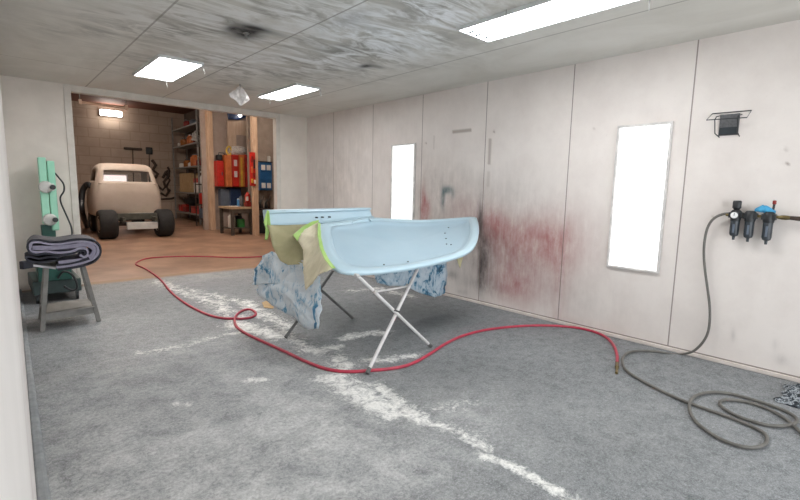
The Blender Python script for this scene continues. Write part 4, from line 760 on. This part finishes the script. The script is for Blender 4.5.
# on top of the cabinets
a = (1.342, 16.700, 2.535); t = thing('tool_case', 'black hard case on top of the plain red cabinet', 'case', a)
top = (1.194, 16.500, 2.519)[2]; MB().box(((1.165, 16.700, 2.595)[0], 16.6, top+.002), (min((1.373, 16.700, 2.608)[0], LT[0][0]-.04), 16.85, top+.2)).build('shell', M['black'], t, bevel=.03); MB().tube([(a[0]-.12, 16.72, top+.2), (a[0]-.1, 16.72, top+.27), (a[0]+.08, 16.72, top+.27), (a[0]+.1, 16.72, top+.2)], .015, 8).build('handle', M['black'], t)
top = LT[0][2]
a = (1.579, 16.600, 2.902); o = MB().tube([(a[0]+.09*math.cos(q*PI/8), 16.62+.02*math.sin(q), top+.16+.15*math.sin(q*PI/8)) for q in range(16)], .03, 8, True).build('yellow_loop', M['yellow'], smooth='all'); tag(o, 'yellow strap loop standing on top of the orange locker', 'strap')
m = MB(); prof = [(.05, .0), (.3, .02), (.38, .12), (.33, .26), (.2, .34), (.04, .36)]; vs = []; n = 18; a = (1.956, 16.600, 2.857)
for r, h in prof:
    for k in range(n):
        g = 2*PI*k/n; rr = r*(1+.25*noise.noise((math.cos(g)*2, math.sin(g)*2, h*6))); vs.append((a[0]+rr*math.cos(g), 16.68+.6*rr*math.sin(g), top+.004+h))
m.add(vs, [(i*n+k, i*n+(k+1) % n, (i+1)*n+(k+1) % n, (i+1)*n+k) for i in range(len(prof)-1) for k in range(n)]+[tuple(range(n)), tuple((len(prof)-1)*n+k for k in range(n))])
tag(m.build('cloth_bundle', M['greycloth'], smooth='all'), 'rounded grey and white cloth bundle on top of the lockers', 'bundle')
# under the cabinets
o = MB().box((1.583, 16.600, 1.536), ((1.979, 16.600, 1.544)[0], 16.999, (1.582, 16.600, 0.842)[2])).build('navy_cupboard', M['navyblue'], bevel=.01); tag(o, 'dark navy panel on the wall below the orange-brown locker', 'panel')
o = MB().box((1.273, 16.700, 1.494), ((1.585, 16.700, 1.499)[0], 16.999, (1.253, 16.700, 0.841)[2])).build('slate_panel', M['slate'], bevel=.01); tag(o, 'blue-grey panel on the wall below the plain red cabinet', 'panel')
wb = thing('workbench', 'low wooden workbench with pale worn top below the lockers', 'workbench', (.98, 15.2, 0))
x0, x1, y0, y1 = .82, 1.50, 14.55, 15.6
MB().box((x0-.08, y0, .86), (x1+.04, y1, .93)).build('bench_top', M['bench'], wb, bevel=.01)
for x, y in ((x0, y0+.06), (x1-.04, y0+.06), (x0, y1-.06), (x1-.04, y1-.06)): MB().box((x-.045, y-.045, 0), (x+.045, y+.045, .86)).build('leg', M['benchleg'], wb)
MB().box((x0, y0+.03, .72), (x1-.04, y0+.07, .86)).build('apron', M['benchleg'], wb)
MB().box((x0, y0+.1, .2), (x1-.04, y1-.08, .23)).build('lower_shelf', M['benchleg'], wb)
zt = .93
can(((1.149, 14.900, 1.015)[0], 14.9, zt), .045, .26, 'bottleblue', 'slim blue bottle standing on the workbench', 'bottle', 'bottle', 'white')
can(((1.364, 15.150, 0.971)[0], 15.15, zt), .085, .24, 'card2', 'tan paint can standing on the workbench right of the blue bottle', 'can')
can((1.34, 15.1, zt), .07, .34, 'mesh', 'grey metal can at the right rear of the workbench', 'can')
t = thing('red_grinder', 'red and white power tool standing at the right end of the workbench', 'power tool', (1.41, 14.75, zt))
p = t.location; MB().box((p.x-.09, 14.67, zt+.001), (p.x+.1, 14.83, zt+.16)).build('base', M['darkred'], t, bevel=.02); MB().lathe((p.x, 14.75, zt+.15), [(.06, 0), (.09, .05), (.09, .2), (.05, .3), (.02, .34)], 16).build('motor', M['redpaint'], t, smooth=True); MB().box((p.x-.1, 14.65, zt+.2), (p.x-.02, 14.67, zt+.34)).build('plate', M['white'], t)
for k, (u, v, lb) in enumerate(((226, 208, 'crumpled white paper at the left end of the workbench'), (231.5, 208, 'crumpled white paper in the middle of the workbench'))):
    p = (0.358, 13.708, 0.940); x = .84+.17*k; m = MB(); vs = []
    for j in range(7):
        for i in range(7): vs.append((x+i*.03, 14.7+j*.04+.02*k, zt+.012+.03*abs(noise.noise((i*.8, j*.8, k)))))
    m.add(vs, [(j*7+i, j*7+i+1, j*7+i+8, j*7+i+7) for j in range(6) for i in range(6)]); tag(m.build('crumpled_paper', M['white'], solid=.004), lb, 'paper', 'papers on the workbench')
can((.95, 15.0, .23), .12, .42, 'white', 'white plastic jug on the shelf under the workbench', 'jug', 'jug', 'white')
can((1.24, 14.95, .23), .13, .3, 'green', 'green plastic container under the workbench', 'container', 'container', 'black')
o = MB().box((1.05, 15.15, .231), (1.38, 15.45, .6)).build('black_crate', M['black'], bevel=.02); tag(o, 'black crate under the workbench behind the green container', 'crate')
# ------------------------------------------------------------------ blue drawer cabinet
db = thing('drawer_cabinet', 'blue wall drawer cabinet with white label cards, right of the orange-brown post', 'cabinet', (1.9, 14.9, 1.5))
a, b = (1.833, 14.700, 2.428), (2.288, 14.700, 1.482)
MB().box((a[0], 14.72, b[2]), (b[0], 15.05, a[2])).build('body', M['steelblue'], db, bevel=.01)
for r in range(3):
    z1 = a[2]-.03-(a[2]-b[2]-.04)*r/3; z0 = a[2]-.03-(a[2]-b[2]-.04)*(r+1)/3+.02
    o = MB().box((a[0]+.02, 14.69, z0), (b[0]-.02, 14.72, z1)).build('drawer', M['steelblue'], db, bevel=.006)
    if r != 1:
        for f in (.12, .55): x = a[0]+(b[0]-a[0])*f; MB().box((x, 14.683, z0+.05), (x+.14, 14.692, z1-.06)).build('label_card', M['white'], o)
MB().box((a[0]-.02, 14.70, a[2]), (b[0]+.02, 15.05, a[2]+.03)).build('top_cap', M['black'], db)
can(((2.252, 14.850, 2.524)[0], 14.85, a[2]+.03), .05, .2, 'white', 'small white bottle on top of the blue drawer cabinet', 'bottle', 'bottle', 'white')
t = thing('tool_ledge', 'dark wall ledge of tools below the blue drawer cabinet', 'ledge', (1.9, 14.9, 1.0))
a, b = (1.781, 14.700, 0.866), (2.295, 14.700, 0.808)
MB().box((a[0], 14.7, a[2]-.06), (b[0], 15.05, a[2])).build('board', M['rust'], t)
for x in (a[0]+.05, b[0]-.08): MB().box((x, 14.95, 0), (x+.05, 15.04, a[2]-.06)).build('upright', M['rust'], t)
for k, (u, h, r) in enumerate(((261.5, .3, .05), (264, .42, .04), (268, .3, .06), (271, .45, .045))):
    x = a[0]+(u-259)/14*(b[0]-a[0]); t2 = MB().tube([(x, 14.85, a[2]+.002), (x+.01, 14.85, a[2]+h*.6), (x+.06, 14.83, a[2]+h)], [r, r*.8, r*.5], 10).build('hand_tool', M['rust' if k % 2 else 'black'], smooth='all')
    tag(t2, ['short black tool at the left end of the tool ledge', 'tall rusty tool second from left on the tool ledge', 'stubby black tool second from right on the tool ledge', 'tall rusty tool at the right end of the tool ledge'][k], 'tool', 'tools on the wall ledge')
o = MB().box((1.75, 14.72, 0), (2.2, 14.93, .62)).build('black_bin', M['black'], bevel=.02); tag(o, 'black bin on the floor below the tool ledge', 'bin')

# ------------------------------------------------------------------ camera, world, view
yaw, pitch, roll = 0.7395344, -0.1306624, 0.0203115
f = Vector((math.sin(yaw)*math.cos(pitch), math.cos(yaw)*math.cos(pitch), math.sin(pitch)))
r = Vector((math.cos(yaw), -math.sin(yaw), 0)); u = r.cross(f)
r2 = r*math.cos(roll)+u*math.sin(roll); u2 = -r*math.sin(roll)+u*math.cos(roll)
cam = bpy.data.cameras.new('camera'); co = bpy.data.objects.new('camera', cam); COL.objects.link(co)
co.matrix_world = Matrix(((r2.x, u2.x, -f.x, -5.0863), (r2.y, u2.y, -f.y, 0), (r2.z, u2.z, -f.z, 1.5736), (0, 0, 0, 1)))
cam.sensor_fit = 'HORIZONTAL'; cam.sensor_width = 36; cam.lens = 453.29*36/800; cam.clip_start = .003; cam.clip_end = 100
S.camera = co
w = bpy.data.worlds.new('world'); S.world = w; w.use_nodes = True
w.node_tree.nodes['Background'].inputs['Color'].default_value = (.9, .95, 1, 1); w.node_tree.nodes['Background'].inputs['Strength'].default_value = 2.0
S.view_settings.view_transform = 'Standard'; S.view_settings.look = 'None'; S.view_settings.gamma = 1; S.view_settings.exposure = 0.66
S.view_settings.use_curve_mapping = False
S.cycles.use_denoising = True; S.cycles.max_bounces = 8; S.cycles.diffuse_bounces = 6
